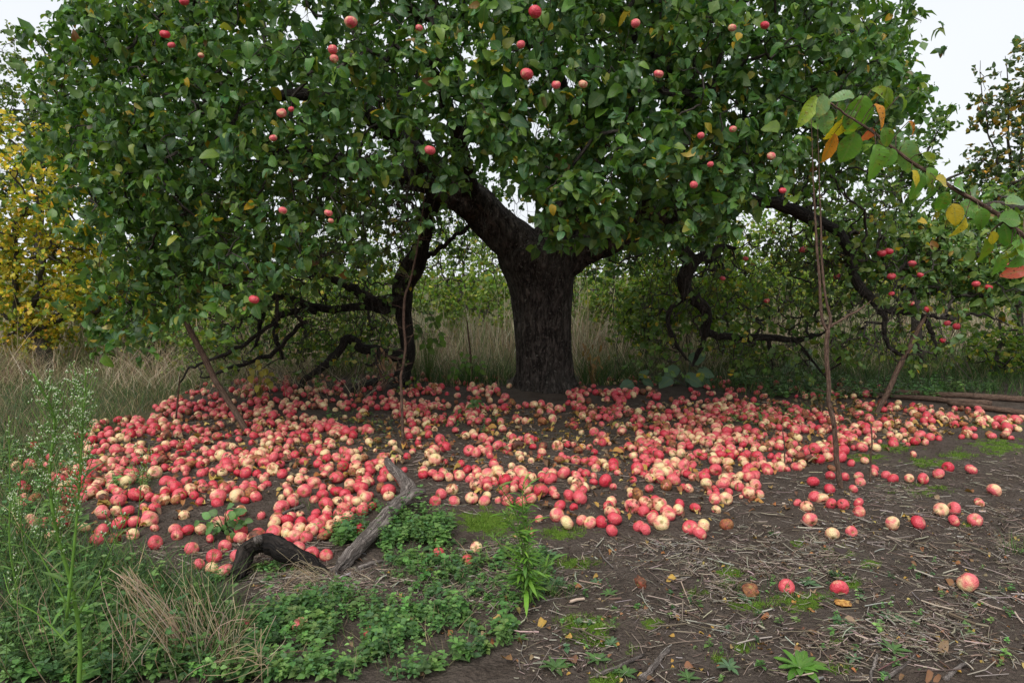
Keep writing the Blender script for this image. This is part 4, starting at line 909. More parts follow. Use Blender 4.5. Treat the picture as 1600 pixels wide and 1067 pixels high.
RED = [(1389, 393, 13, .97, 'left of the dark red pair hanging beside the black bough'), (1393, 391, 0, .9, ''), (1378, 396, 13, .97, 'dark red apple hanging next to the pair by the black bough'), (1425, 412, 12, .85, 'red apple hanging over the arched bough'), (1393, 432, 13, .98, 'glossy red apple hanging in the middle of the right boughs'), (1447, 483, 12, .98, 'scarlet apple hanging on the low bough end'), (1438, 430, 10, .95, 'dark red apple hanging beside the arched bough'), (1495, 510, 12, .98, 'crimson apple hanging lower than its neighbours'), (1473, 532, 9, .95, 'lowest red apple hanging over the grass on the right'), (1525, 444, 12, .95, 'red apple in the right leaves nearest the edge branch'), (1545, 449, 11, .95, 'dark red apple in the right leaves beside another'), (1577, 416, 12, .9, 'red apple hanging close to the right edge'), (1255, 390, 13, .6, 'orange apple hanging beside the sapling stems'), (1308, 432, 11, .9, 'red apple hanging right of the sapling'), (1165, 404, 9, .75, 'small apple hanging left of the orange one'), (1198, 470, 9, .8, 'small apple hanging above the level arm'), (1129, 435, 9, .7, 'small apple hanging by the S-shaped limb'), (1393, 459, 9, .85, 'small red apple hanging below the glossy one'), (1424, 474, 9, .7, 'orange apple hanging left of the scarlet one'), (1480, 505, 10, .9, 'red apple hanging left of the crimson one')]
for (px, py, d, b, lb) in RED:
    if d: hang_apple(px, py, d, 6.55 if px > 1320 else 6.9, b, lb, 'red apples hanging on the right')

# ================================================================== WOOD ON AND IN THE GROUND
def gpath(pts, lift, n, wob=.004, seed=0):
    """picture points of things lying on the ground -> centre line, lift = height of the centre above the soil"""
    p = np.array([GP(*q) for q in pts]); p[:, 2] += np.broadcast_to(lift, len(p)); p = spline(p, n)
    return p + np.stack([fbm(np.linspace(0, n*.3, n), np.full(n, seed+q*7.7), 0, 51+q) for q in range(3)], -1)*wob
g = Geo()
pA = gpath([(532, 893), (556, 874), (588, 842), (616, 812), (638, 792), (632, 775), (615, 758), (604, 742)], [.03, .045, .055, .065, .075, .085, .095, .10], 70, .008, 3)
rA = np.interp(np.linspace(0, 1, 70), np.linspace(0, 1, 8), [.028, .033, .035, .038, .045, .034, .028, .017]); tube(g, pA, rA, 20, rough=.34, seed=4)
st_ = spline(np.array([pA[38], pA[38]+np.array([.05, .03, .01]), pA[38]+np.array([.095, .05, .012])]), 10); tube(g, st_, np.linspace(.036, .016, 10), 12, rough=.3, seed=6)
def splinters(g, c, d, r, k, L):
    for q in range(k):
        o_ = unit(np.cross(d, rng.normal(size=3)))*r*rng.uniform(.2, .9); e_ = c + o_ + unit(d + rng.normal(0, .16, 3))*L*rng.uniform(.4, 1)
        tube(g, [c + o_ - d*.03, (c+o_+e_)/2, e_], [r*.28, r*.18, r*.03], 5)
splinters(g, pA[-1], unit(pA[-1]-pA[-3]), .020, 9, .05); splinters(g, pA[0], unit(pA[0]-pA[3]), .034, 12, .06)
for q in (12, 20, 29, 47, 55):
    d_ = unit(np.array([rng.normal(), -.6, .8])); tube(g, [pA[q], pA[q]+d_*rA[q]*1.1, pA[q]+d_*rA[q]*rng.uniform(1.3, 1.9)], [rA[q]*.55, rA[q]*.42, rA[q]*.18], 8, rough=.3, seed=q)
fb = thing('fallen_branch', 'weathered grey bent branch lying among apples and green leaves', 'branch', Vector(pA[0])); obj('limb', g, MAT['grey'], fb)
g = Geo(); tube(g, gpath([(560, 893), (578, 884), (598, 880)], .012, 12, .003, 8), np.linspace(.016, .005, 12), 8, rough=.3); obj('splinter', g, MAT['grey'], fb)
g = Geo()
pB = gpath([(372, 905), (384, 890), (402, 888), (424, 889), (448, 893), (478, 892), (500, 897)], [.02, .075, .115, .120, .092, .050, .020], 60, .006, 9)
tube(g, pB, np.interp(np.linspace(0, 1, 60), np.linspace(0, 1, 7), [.031, .037, .041, .044, .040, .035, .026]), 18, rough=.32, seed=12)
splinters(g, pB[-1], unit(pB[-1]-pB[-4]), .03, 10, .06); splinters(g, pB[0], unit(pB[0]-pB[3]), .034, 10, .05)
cl_ = thing('charred_log', 'dark charred arched log with a knot, beside pale apples', 'log', Vector(pB[0])); obj('limb', g, MAT['char'], cl_)
g = Geo(); kp_ = pB[24]; tube(g, [kp_+np.array([0, -.03, .02]), kp_+np.array([.004, -.052, .042]), kp_+np.array([.006, -.060, .050])], [.022, .019, .010], 12, rough=.2, seed=2); obj('knot', g, MAT['grey'], cl_)
def pole(name, label, cat, xs, ys, Y, w, mat='stick', n=24, wob=.012, twigs=0, group=None, sides=9):
    g = Geo(); Yv = np.broadcast_to(np.asarray(Y, float), len(xs)); p = path(xs, ys, Yv, n, wob)
    tube(g, p, np.interp(np.linspace(0, 1, n), np.linspace(0, 1, len(w)), pxr(w, Yv)), sides, rough=.14, seed=int(xs[0]))
    o = thing(name, label, cat, Vector(p[0]), group); obj('stem', g, MAT[mat], o)
    if twigs:
        g = Geo()
        for q in range(twigs):
            k = rng.integers(int(n*.25), n-2); L = rng.uniform(.06, .22); d = unit(np.array([rng.normal(), rng.normal()*.6, rng.uniform(-.1, .8)]))
            tube(g, p[k] + d*L*np.linspace(0, 1, 4)[:, None] + rng.normal(0, .006, (4, 3)), .0028*np.linspace(1, .4, 4), 4)
        obj('twigs', g, MAT[mat], o)['kind'] = 'stuff'
    return o, p
pole('prop_stick', 'brown bare prop stick leaning under the left of the crown', 'stick', [388, 365, 340, 310, 290, 276, 262], [680, 640, 600, 540, 500, 455, 405], np.array([5.6, 5.65, 5.7, 5.75, 5.8, 5.85, 5.9]), [9, 10, 10, 9, 8, 6, 4])
pole('prop_stick', 'grey brown prop stick slanting up to the low right bough', 'stick', [1368, 1385, 1402, 1425, 1446], [652, 615, 578, 535, 492], np.array([6.4, 6.45, 6.5, 6.55, 6.6]), [8, 8, 8, 7, 6])
sp_, p0 = pole('sapling', 'bare twin-stemmed reddish sapling standing right of the apple carpet', 'sapling', [1314, 1308, 1300, 1296, 1293, 1293], [775, 712, 655, 620, 552, 515], 4.1, [9, 8, 7, 7, 7, 7], n=30, twigs=4)
for xs, ys, w in (([1293, 1284, 1280, 1276, 1271, 1266], [518, 494, 434, 380, 300, 150], [5, 5, 4, 4, 2.5, .5]), ([1293, 1298, 1290, 1284, 1281, 1276], [518, 500, 466, 405, 320, 170], [5, 5, 4, 4, 2.5, .5]), ([1296, 1318, 1342, 1360], [512, 498, 484, 470], [4, 4, 3, 1])):
    g = Geo(); p = path(xs, ys, np.full(len(xs), 4.1), 24, .006); tube(g, p, np.interp(np.linspace(0, 1, 24), np.linspace(0, 1, len(w)), pxr(w, 4.1)), 8, rough=.1); obj('stem', g, MAT['stick'], sp_)
pole('thin_sapling', 'thin bare pale stick sapling before the drooping left limb', 'sapling', [631, 627, 626, 633, 631, 648, 658, 664], [705, 640, 586, 540, 470, 410, 350, 290], 5.2, [5, 5, 4, 4, 4, 3, 2, 1], twigs=30, n=36)
pole('bare_stalk', 'thin dark bare stalk beside the sapling on the right', 'stalk', [1359, 1360, 1362], [757, 715, 660], 4.2, [3, 3, 2], n=8, sides=5)
pole('bare_stalk', 'short dark twin stalk among apples left of the sapling', 'stalk', [1226, 1225, 1222], [735, 700, 668], 4.6, [2.5, 2.5, 1.5], n=8, sides=5)
pole('bare_stalk', 'dark bare stalk rising from apples left of the prop stick', 'stalk', [276, 278, 280], [655, 620, 588], 6.0, [3, 3, 2], n=8, sides=5)
pole('bare_stalk', 'bare upright stalk left of the big trunk', 'stalk', [739, 735, 730], [600, 560, 500], 8.2, [4, 4, 2], n=10, sides=6)
for lb, a_, b_, w_ in (('long rear pole lying on the soil at right', (1303, 611), (1606, 629), .034), ('middle pole of three lying on the soil at right', (1320, 617), (1549, 635), .030), ('short front pole lying nearest the right edge', (1482, 634), (1610, 652), .032)):
    m_ = ((a_[0]+b_[0])/2, (a_[1]+b_[1])/2); g = Geo(); p = gpath([a_, m_, b_], w_, 24, .01, a_[0]); tube(g, p, w_*np.linspace(.75, 1, 24), 10, rough=.15, seed=a_[0])
    solo('wooden_pole', g, MAT['stick'], p[0], lb, 'pole', 'poles lying at the right')
g = Geo(); p = gpath([(601, 596), (578, 604), (552, 616)], .04, 16, .01, 3); tube(g, p, np.linspace(.045, .035, 16), 10, rough=.2); solo('fallen_limb', g, MAT['bark'], p[0], 'dark short limb lying behind apples under the tangle', 'branch')
STK = [((1004, 1066), (1024, 1042), (1043, 1018), .011, 'thick pale stick lying at the bottom edge right of centre'), ((928, 1060), (968, 1046), (1006, 1026), .008, 'brown forked stick lying left of the pale one'), ((841, 943), (870, 939), (901, 933), .006, 'short grey stick right of the green weed foot'), ((1380, 1064), (1405, 1048), (1434, 1024), .007, 'grey stick slanting at the bottom right'), ((1474, 1066), (1490, 1054), (1509, 1041), .009, 'broken grey stick near the bottom right corner'),
       ((1359, 1066), (1364, 1046), (1370, 1026), .007, 'upright-lying pale stick left of the slanting grey one'), ((1476, 931), (1520, 935), (1562, 939), .005, 'long thin twig below the large peach apple'), ((640, 948), (690, 941), (738, 934), .003, 'long pale straw lying over the ground cover'), ((748, 941), (770, 941), (796, 940), .004, 'pale straw piece left of the green weed foot'), ((1128, 996), (1142, 986), (1157, 972), .005, 'bleached splintery stick in the straw'), ((1052, 955), (1066, 952), (1083, 950), .005, 'short bleached stick in the straw below the rotten apple'), ((1306, 925), (1330, 838), (1335, 835), 0, ''), ((1328, 805), (1345, 812), (1362, 818), .005, 'dark twig beside the front red pair by the sapling'), ((1310, 795), (1316, 800), (1322, 806), 0, ''), ((1560, 820), (1575, 812), (1598, 805), .004, 'pale twig at the right edge by the bruised apple'), ((675, 700), (700, 712), (720, 722), 0, ''), ((1486, 974), (1500, 978), (1518, 983), .006, 'short pale stick right of the dark soil'), ((475, 792), (455, 800), (430, 812), .010, 'dark root-like stick among apples above the charred log')]
for a_, m_, b_, w_, lb in STK:
    if not w_: continue
    g = Geo(); p = gpath([a_, m_, b_], w_*1.1, 14, .006, a_[0]); tube(g, p, w_*np.linspace(1, .7, 14), 8, rough=.3, seed=a_[0]); solo('stick', g, MAT['grey'], p[0], lb, 'stick', 'sticks lying on the soil')

# ================================================================== LITTER
sg_ = Geo()
def straw(poly, n, lmin, lmax, r=.0011, lift=.004, cl=0):
    b = scatter(poly, n)
    if cl: b = b[rng.random(n) < np.clip(.48 + .9*fbm(b[:, 0]/.22, b[:, 1]/.16, 0, 77, 2), .20, 1)]; n = len(b)
    c = jit([(.26, .21, .165), (.19, .15, .115), (.34, .285, .225), (.12, .088, .066), (.42, .37, .31)], rng.integers(0, 5, n), .2)
    L = rng.uniform(0, 1, n)**2.2*(lmax-lmin)+lmin; az = rng.uniform(0, 2*np.pi, n); cu = rng.normal(0, .09, n); R_ = r*np.exp(rng.normal(0, .45, n)); tilt = np.abs(rng.normal(0, .12, n))
    k = 3; t = np.linspace(-.5, .5, k); a2 = az[:, None] + cu[:, None]*t[None]*2
    x = b[:, 0:1] + L[:, None]*t*np.cos(a2); y = b[:, 1:2] + L[:, None]*t*np.sin(a2)
    z = gz(x, y) + lift*rng.random((n, 1))*1.6 + .003 + np.clip(L[:, None]*(t[None]+.5)*tilt[:, None], 0, .03)
    z = z[:, :1] + (z[:, -1:]-z[:, :1])*(t+.5)[None] + rng.uniform(-.001, .002, z.shape)
    P = np.stack([x, y, z], -1); dx = np.stack([-np.sin(a2), np.cos(a2), np.zeros_like(a2)], -1)*R_[:, None, None]; dzv = np.zeros_like(P); dzv[..., 2] = R_[:, None]
    V = np.stack([P-dx, P+dx, P+dzv*1.5], 2).reshape(n, -1, 3); f = []
    for q in range(k-1):
        for e_ in range(3): a0, a1 = q*3+e_, q*3+(e_+1) % 3; f += [[a0, a1, a1+3], [a0, a1+3, a0+3]]
    f = np.array(f); F_ = f[None] + (np.arange(n)*3*k)[:, None, None]
    sg_.add(V.reshape(-1, 3), F_.reshape(-1, 3), np.repeat(c, 3*k, 0))
BR = [(820, 850), (1000, 838), (1220, 825), (1600, 780), (1600, 1066), (800, 1066)]
straw(BR, 4600, .012, .09, .0012, cl=1); straw(BR, 520, .05, .17, .0014);  straw(BR, 5200, .006, .028, .0010, cl=1)
straw([(380, 890), (600, 890), (840, 830), (830, 960), (600, 960), (380, 950)], 1500, .015, .11)
straw([(400, 900), (560, 890), (600, 920), (420, 950)], 900, .02, .12)
straw([(640, 700), (1200, 740), (1600, 700), (1600, 790), (1200, 830), (850, 830), (640, 790)], 2200, .015, .09)
straw([(150, 660), (1300, 620), (1590, 660), (1200, 745), (600, 745), (140, 850)], 5000, .015, .09)
straw([(140, 850), (560, 840), (600, 890), (380, 900), (250, 910)], 900, .015, .10)
for cx, cy, sx_, sy_, n_ in ((1060, 870, 60, 30, 500), (1370, 780, 55, 26, 650), (1120, 960, 70, 40, 600), (1230, 870, 80, 40, 900), (1360, 1000, 90, 30, 700), (1500, 1000, 70, 40, 400), (1180, 845, 40, 20, 350)):
    straw([(cx+sx_*1.25*math.cos(q*.7)*rng.uniform(.7, 1.25), cy+sy_*1.25*math.sin(q*.7)*rng.uniform(.7, 1.25)) for q in range(9)], n_, .015, .09, .0012, .008, cl=1)
tag(obj('straw_litter', sg_, MAT['straw']), 'pale broken straw and stalks strewn over the bare soil', 'straw', kind='stuff')
# soil crumbs
cg_ = Geo(); cv, cf = apple_shape(4, 3, 3, .9, .8)
for poly, n_ in ((BR, 7500), ([(640, 640), (1300, 640), (1500, 700), (1200, 830), (850, 840), (640, 790)], 4200), ([(150, 660), (600, 640), (600, 890), (150, 870)], 1600), ([(380, 890), (620, 890), (640, 940), (390, 945)], 900)):
    b = scatter(poly, n_); s_ = .0036*np.exp(rng.normal(0, .62, n_)); Mx = rand_rot(n_)*s_[:, None, None]; cg_.inst(cv, cf, Mx, b, jit([(.06, .044, .034), (.10, .078, .062), (.045, .032, .025)], rng.integers(0, 3, n_), .2))
tag(obj('soil_crumbs', cg_, MAT['straw'], smooth=False), 'loose dark crumbs and clods of soil', 'soil', kind='stuff')
# dead leaves
DL = [leaf_template(5, .30, .75, .45, .09, .95, 50+s) for s in range(3)]
DC = [(.20, .095, .05), (.42, .25, .06), (.14, .07, .045), (.33, .13, .05), (.46, .34, .12), (.26, .18, .12)]
dlg = Geo()
def litter(poly, n, size=.03):
    b = scatter(poly, n); b[:, 2] += .006 + rng.random(n)**2*(.045 if size > .03 else .006); L = unit(np.c_[rng.normal(size=(n, 2)), rng.normal(0, .2, n)]); Nn = unit(np.c_[rng.normal(0, .4, (n, 2)), np.ones(n)])
    M = frames(L, Nn, size*np.exp(rng.normal(0, .3, n)), 1.0); c = jit(DC, rng.integers(0, 6, n)); v = rng.integers(0, 3, n); put_leaves(dlg, b, M, c, v, DL)
litter(BR, 380, .018); litter([(150, 660), (1300, 620), (1590, 660), (1200, 745), (600, 745), (140, 850)], 2600, .042); litter([(380, 890), (840, 830), (830, 1000), (600, 1060), (380, 950)], 60, .025); litter([(640, 740), (1200, 745), (1340, 800), (900, 830)], 160, .034)
tag(obj('leaf_litter', dlg, MAT['dead']), 'small brown and yellow dead leaves strewn under the apples', 'dead leaves', kind='stuff')
DLM = leaf_meshes(DL, 'dead_obj', 'fallen_leaf')
FL = [(1055, 905, 13, 1, 'yellow orange leaf right of the rotten orange apple'), (1135, 944, 12, 4, 'yellow orange leaf scrap below the wrinkled brown apple'), (899, 921, 13, 3, 'red orange leaf beside the grey stick'), (852, 972, 18, 1, 'curled orange leaf at the green weed foot'), (894, 1000, 13, 1, 'tan orange leaf below the weed foot'), (1072, 962, 9, 4, 'small yellow leaf on straw below moss'), (1054, 998, 8, 1, 'small round yellow leaf on straw'), (900, 1040, 22, 2, 'dark brown leaf between the rosettes'), (1070, 1048, 20, 0, 'brown orange leaf by the thick pale stick'), (782, 975, 20, 4, 'pale yellow leaf beside the dark fruit'), (752, 997, 14, 5, 'tan leaf on ground cover edge'), (1273, 930, 12, 5, 'pinkish tan leaf between the red apples'), (1306, 980, 14, 4, 'pale yellow leaf on the rosette'), (1319, 971, 17, 5, 'tan leaf across the rosette'), (1261, 990, 14, 2, 'brown leaf lying on bare straw'), (1247, 1014, 12, 0, 'brown leaf above the bright green rosette'), (1401, 1003, 10, 1, 'orange leaf beside the toothed rosette'), (1460, 1057, 26, 0, 'red brown leaf at the bottom right'), (1480, 1025, 34, 5, 'large crumpled grey brown leaf at the bottom right'), (1502, 1055, 12, 1, 'orange bud-like leaf by the broken stick'), (1560, 1042, 14, 2, 'dark red leaf at the lower right'), (1476, 908, 15, 0, 'brown leaf left of the large peach apple'), (1466, 925, 10, 3, 'dark orange leaf scrap below the brown leaf'), (1495, 937, 10, 0, 'reddish leaf under the thin twig'), (1411, 807, 8, 4, 'yellow leaf between cream and red apples'), (1318, 772, 8, 4, 'yellow leaf at the sapling foot'), (1460, 777, 12, 5, 'tan leaf on soil above the touching pair'), (1520, 772, 14, 0, 'rust leaf left of the lone peach apple'), (1010, 1065, 12, 2, 'brown leaf at the bottom edge'), (528, 910, 12, 5, 'pinkish tan leaf in the straw below the log'), (340, 815, 11, 4, 'bright yellow leaf on the green seedling'), (1212, 792, 10, 3, 'rust leaf right of the front drift'), (1228, 798, 14, 0, 'long rust leaf left of the red and yellow apple'), (787, 1033, 18, 0, 'brown leaf at the ground cover edge'), (660, 1060, 16, 2, 'dark brown leaf at the bottom centre'), (528, 1050, 9, 1, 'small yellow leaf in the ground cover'), (575, 950, 12, 5, 'tan leaf in the ground cover')]
for px, py, d_, ci, lb in FL:
    gq = GP(px, py); s_ = d_*1.25*proj(gq)[2]/F_PX; M = frames(unit(np.array([[rng.normal(), rng.normal(), 0.1]])), np.array([[rng.normal(0, .3), -.35, 1.0]]), s_)[0]
    o = place('fallen_leaf', DLM[px % 3], M, gq + np.array([0, 0, .010]), None, jit(DC, np.array([ci]), .1)[0]*1.15); tag(o, lb, 'leaf', 'single dead leaves on the ground')

# ================================================================== LOW PLANTS
HT = leaf_template(2, .36, .35, .35, .03, .9, 3)
HC = [(.072, .17, .048), (.10, .215, .06), (.062, .14, .058), (.14, .26, .075)]
hg = Geo()
HT1 = leaf_template(1, .38, .3, .3, 0, .9, 3)
def herb(poly, n, h=.045, leaf=.021, clump=.12):
    HQ = HT if np.mean([q[1] for q in poly]) > 840 else HT1
    b = scatter(poly, int(n*1.6)); w = .5+.5*vnoise(b[:, 0]/clump, b[:, 1]/clump, 0, 95); b = b[rng.random(len(b)) < np.clip(1.7*w-.35, .03, 1)][:n]; n = len(b)
    pc = jit(HC, rng.integers(0, 4, n), .22); ps = np.exp(rng.normal(0, .35, n)); hh = h*np.exp(rng.normal(0, .5, n)); lean = rng.normal(0, .35, (n, 2))
    for t, k in ((.35, 2), (.6, 2), (.82, 2), (1.0, 3)):
        az0 = rng.uniform(0, 6.28, n)
        for q in range(k):
            az = az0 + q*2*np.pi/k + rng.normal(0, .25, n); L = np.stack([np.cos(az), np.sin(az), np.full(n, .25 if t < 1 else .6)], -1)
            p = b + np.c_[lean*hh[:, None]*t, hh*t]; s_ = ps*leaf*(1.15-.45*t)*np.exp(rng.normal(0, .2, n)); M = frames(L, np.c_[rng.normal(0, .3, (n, 2)), np.ones(n)], s_)
            hg.inst(HQ[0], HQ[1], M, p, np.clip(pc*np.exp(rng.normal(0, .1, (n, 1))), 0, .8), HQ[2])
herb([(385, 960), (520, 925), (640, 950), (800, 955), (795, 1010), (650, 1066), (330, 1066), (380, 1010)], 1100, .040, .019)
herb([(600, 812), (660, 800), (705, 815), (700, 850), (640, 858), (590, 850)], 330, .05, .022); herb([(520, 830), (570, 800), (600, 790), (560, 850), (520, 860)], 130, .045, .020)
herb([(590, 850), (720, 850), (860, 870), (880, 940), (740, 955), (620, 925)], 430, .03, .018)
herb([(0, 1000), (200, 1000), (390, 1020), (380, 1066), (0, 1066)], 800, .055, .022); herb([(0, 870), (200, 890), (330, 930), (380, 1000), (0, 1010)], 420, .055, .022)
herb([(330, 905), (430, 900), (430, 920), (330, 930)], 60, .03, .016)
herb([(960, 600), (1340, 596), (1560, 604), (1560, 620), (1250, 630), (1120, 604)], 900, .06, .035, .3); herb([(1130, 655), (1200, 640), (1270, 640), (1230, 662), (1150, 680)], 110, .05, .024)
herb([(0, 690), (130, 690), (120, 850), (0, 870)], 320, .06, .026); herb([(390, 885), (500, 885), (500, 895), (390, 900)], 30, .025, .018)
herb([(160, 755), (240, 740), (250, 760), (170, 770)], 36, .05, .02); herb([(480, 640), (620, 650), (620, 700), (480, 690)], 40, .05, .02); herb([(690, 640), (800, 660), (800, 690), (690, 670)], 30, .04, .02)
herb([(1190, 900), (1600, 860), (1600, 1066), (850, 1066), (840, 900)], 170, .018, .014)
tag(obj('ground_cover', hg, MAT['herb']), 'low mint-like green ground cover with paired leaves', 'ground cover', kind='stuff')
# rosettes
RT = [leaf_template(4, .13, .3, .25, .02, 1.25, 60+s) for s in range(3)]; RTM = leaf_meshes(RT, 'herb_obj')
for (px, py, d_, k, ci, lb) in [(860, 868, 30, 9, 2, 'grey green rosette beside the weed foot, uppermost'), (872, 915, 44, 11, 2, 'wide grey green rosette right of the weed stem'), (932, 912, 26, 9, 2, 'small rosette left of the rotten orange apple'), (868, 1045, 54, 10, 1, 'long-leaved green rosette at the bottom, left of stick'), (932, 1034, 44, 11, 1, 'rosette with many narrow leaves behind the brown stick'), (955, 1007, 32, 10, 2, 'small grey rosette above the brown stick'), (978, 1056, 44, 10, 1, 'green rosette between the two bottom sticks'), (1165, 937, 34, 9, 2, 'rosette growing under the wrinkled brown apple'), (1140, 1045, 44, 9, 2, 'loose rosette right of the thick pale stick'), (1075, 1062, 40, 9, 1, 'rosette cut by the bottom edge right of centre'), (1392, 968, 44, 12, 2, 'flat grey green rosette on bare soil at right'), (1312, 974, 36, 9, 2, 'rosette under the tan leaves'), (1396, 1018, 52, 9, 1, 'toothed dark green rosette lower right'), (1250, 1046, 84, 15, 3, 'large bright green rosette at the bottom right'), (1335, 1032, 34, 8, 2, 'pale loose rosette right of the bright one'), (1263, 914, 38, 9, 2, 'flat rosette between the pink and bright red apples'), (1345, 936, 22, 7, 2, 'tiny rosette right of the chewed core'), (1207, 836, 20, 7, 1, 'tiny rosette on soil left of the cracked apple'), (952, 930, 30, 8, 1, 'green rosette on moss below the orange rotten apple'), (813, 1000, 30, 8, 1, 'small dark rosette left of bare clods')]:
    c = GP(px, py); r_ = d_*.5*proj(c)[2]/F_PX; o = thing('rosette_weed', lb, 'weed', Vector(c), 'leaf rosettes on the soil'); a0 = rng.uniform(0, 6)
    for q in range(k):
        az = a0 + q*2.4; tl_ = .25 + .5*q/k; L = np.array([[math.cos(az), math.sin(az), tl_]]); s_ = r_*rng.uniform(.85, 1.2)*(1.05-.35*q/k)
        M = frames(L, np.array([[0, -.1, 1.0]]), s_, 1.15)[0]; place('leaf', RTM[q % 3], M, c + np.array([0, 0, .006]), o, jit([(.05, .11, .03), (.07, .15, .045), (.09, .17, .09), (.09, .22, .03)], np.array([ci]), .12)[0])
# broad leaved plants behind
BT = [leaf_template(5, .42, .2, .35, .05, .8, 70+s) for s in range(3)]; BTM = leaf_meshes(BT, 'herb_obj')
def broad(name, label, px, py, specs, col, group=None, hgt=.3):
    if name != 'broadleaf_plant':
        k_ = 4; specs = [(a_+rng.normal(0, d_*.35), b_+rng.normal(0, d_*.3), d_*rng.uniform(.38, .62), an+rng.normal(0, .7)) for a_, b_, d_, an in specs for _ in range(k_)]
    c = GP(px, py); o = thing(name, label, 'plant', Vector(c), group)
    g = Geo()
    for (lx, ly, d_, ang) in specs:
        Yq = c[1] - .06 + rng.normal(0, .04); p = PT(lx, ly, Yq); s_ = d_*Yq/F_PX; L = np.array([[math.cos(ang), rng.normal(0, .3)-.25, -math.sin(ang)]]); M = frames(L, np.array([[rng.normal(0, .25), -.75, .8]]), s_*(.8 if 'withered' in name else 1), .4 if 'withered' in name else 1.0)[0]
        place('leaf', BTM[int(lx) % 3], M, p, o, jit([col], np.array([0]), .14)[0]); tube(g, spline([c, (c+p)/2 + np.array([0, 0, .02]), p], 6), .004 if name == 'broadleaf_plant' else .0022, 5)
    g.C = [np.broadcast_to(np.array(col), v.shape) for v in g.V]; obj('stem', g, MAT['blade'], o)
broad('broadleaf_plant', 'blue green broad-leaved plant right of the trunk behind apples', 1075, 606, [(1070, 588, 30, .3), (1060, 574, 28, 2.6), (1090, 580, 26, .1), (1078, 566, 28, -.6), (1050, 592, 26, 2.9), (1096, 594, 22, .5)], (.10, .17, .12))
broad('broadleaf_plant', 'low blue green leafy plant nearest the right of the trunk', 995, 604, [(990, 598, 26, 2.8), (1004, 596, 22, .2), (985, 594, 20, 2.3), (1000, 590, 18, -.9)], (.09, .16, .11))
broad('broadleaf_plant', 'grey green plant with floppy leaves under the level arm', 1250, 590, [(1246, 566, 24, 2.7), (1262, 564, 24, .4), (1238, 572, 20, 2.9), (1256, 556, 20, -.7), (1268, 574, 18, .8)], (.14, .21, .13))
broad('leafy_seedling', 'maple-like green seedling beside the drooping left limb', 668, 596, [(664, 512, 24, 2.8), (678, 508, 24, .3), (670, 496, 22, -1.2), (660, 528, 22, 2.6), (686, 524, 20, .6), (672, 540, 20, 1.2)], (.11, .21, .035))
broad('leafy_seedling', 'bright green seedling left of the trunk in tall grass', 735, 600, [(722, 572, 22, 2.7), (738, 566, 22, .3), (712, 582, 20, 2.9), (750, 580, 20, .5), (732, 556, 18, -1)], (.10, .20, .03))
broad('leafy_seedling', 'green lobed seedling growing among apples at left front', 350, 832, [(336, 806, 30, 2.9), (352, 800, 28, -.6), (364, 812, 28, .2), (344, 818, 24, 2.4), (374, 822, 24, .4), (330, 818, 24, 2.8), (358, 826, 22, .9)], (.08, .18, .05))
broad('leafy_seedling', 'small green seedling among apples just before the trunk', 742, 648, [(736, 640, 16, 2.8), (748, 636, 16, .2), (742, 630, 14, -1)], (.08, .16, .05))
broad('drooping_weed', 'yellowing weed with hanging leaves beside the tangle', 404, 625, [(396, 578, 20, 1.2), (410, 580, 20, .9), (414, 596, 22, 1.5), (404, 574, 18, 2.6), (418, 618, 18, 1.5)], (.30, .26, .04))
broad('withered_weed', 'brown withered weed with hanging dry leaves by the left limb', 598, 612, [(594, 552, 26, 1.5), (602, 556, 30, 1.6), (608, 560, 24, 1.4), (598, 570, 26, 1.7), (606, 574, 24, 1.5)], (.30, .17, .12))
broad('withered_weed', 'brown withered weed with dry leaves right of the trunk', 926, 606, [(918, 540, 26, 1.6), (928, 546, 28, 1.4), (932, 560, 24, 1.7), (922, 565, 26, 1.5)], (.20, .12, .05))

# narrow-leaved tall weeds
NL = leaf_template(3, .062, .2, .35, .01, 1.1, 80)
def weed_leaves(geo, p, n, size, cols, t0=.05, t1=1.0, up=.5, droop=.0):
    m = len(p); t = rng.uniform(t0, t1, n); i = np.minimum((t*(m-1)).astype(int), m-2); u = (t*(m-1)-i)[:, None]; b = p[i]*(1-u)+p[i+1]*u
    az = rng.uniform(0, 2*np.pi, n); L = np.stack([np.cos(az), np.sin(az), up + rng.normal(0, .25, n) - droop*(1-t)], -1); s_ = size*np.exp(rng.normal(0, .25, n))*(1.1-.5*t)
    geo.inst(NL[0], NL[1], frames(L, np.c_[rng.normal(0, .3, (n, 2)), np.ones(n)], s_), b, jit(cols, rng.integers(0, len(cols), n), .14), NL[2])
WG = [(.12, .27, .035), (.16, .33, .045), (.10, .21, .05)]
wb = GP(826, 946); ww_ = thing('tall_green_weed', 'bright green narrow-leaved weed clump standing before the carpet', 'weed', Vector(wb))
lg = Geo()
for xs, ys, n_ in (([826, 822, 812, 800, 778], [946, 890, 830, 790, 755], 70), ([826, 822, 818, 816, 818], [946, 880, 820, 780, 752], 70), ([822, 818, 806, 790], [930, 870, 830, 800], 44), ([828, 826, 824, 822], [940, 880, 830, 795], 40), ([824, 815, 800, 770], [940, 900, 870, 840], 30), ([828, 836, 850, 862], [945, 915, 890, 875], 24)):
    g = Geo(); p = spline(PT(np.array(xs), np.array(ys), np.full(len(xs), wb[1])) + rng.normal(0, .01, (len(xs), 3))*np.array([0, 1, 0]), 20); p[0, 2] = max(p[0, 2], wb[2])
    tube(g, p, np.linspace(.0042, .0016, 20), 6, (.14, .22, .05)); obj('stem', g, MAT['blade'], ww_); weed_leaves(lg, p, int(n_*1.3), .075, WG, .05, 1, 1.0, .75)
tag(obj('leaves', lg, MAT['herb'], ww_), kind='stuff')
bv_, bf_ = apple_shape(6, 5, 2, 0, 1.5)
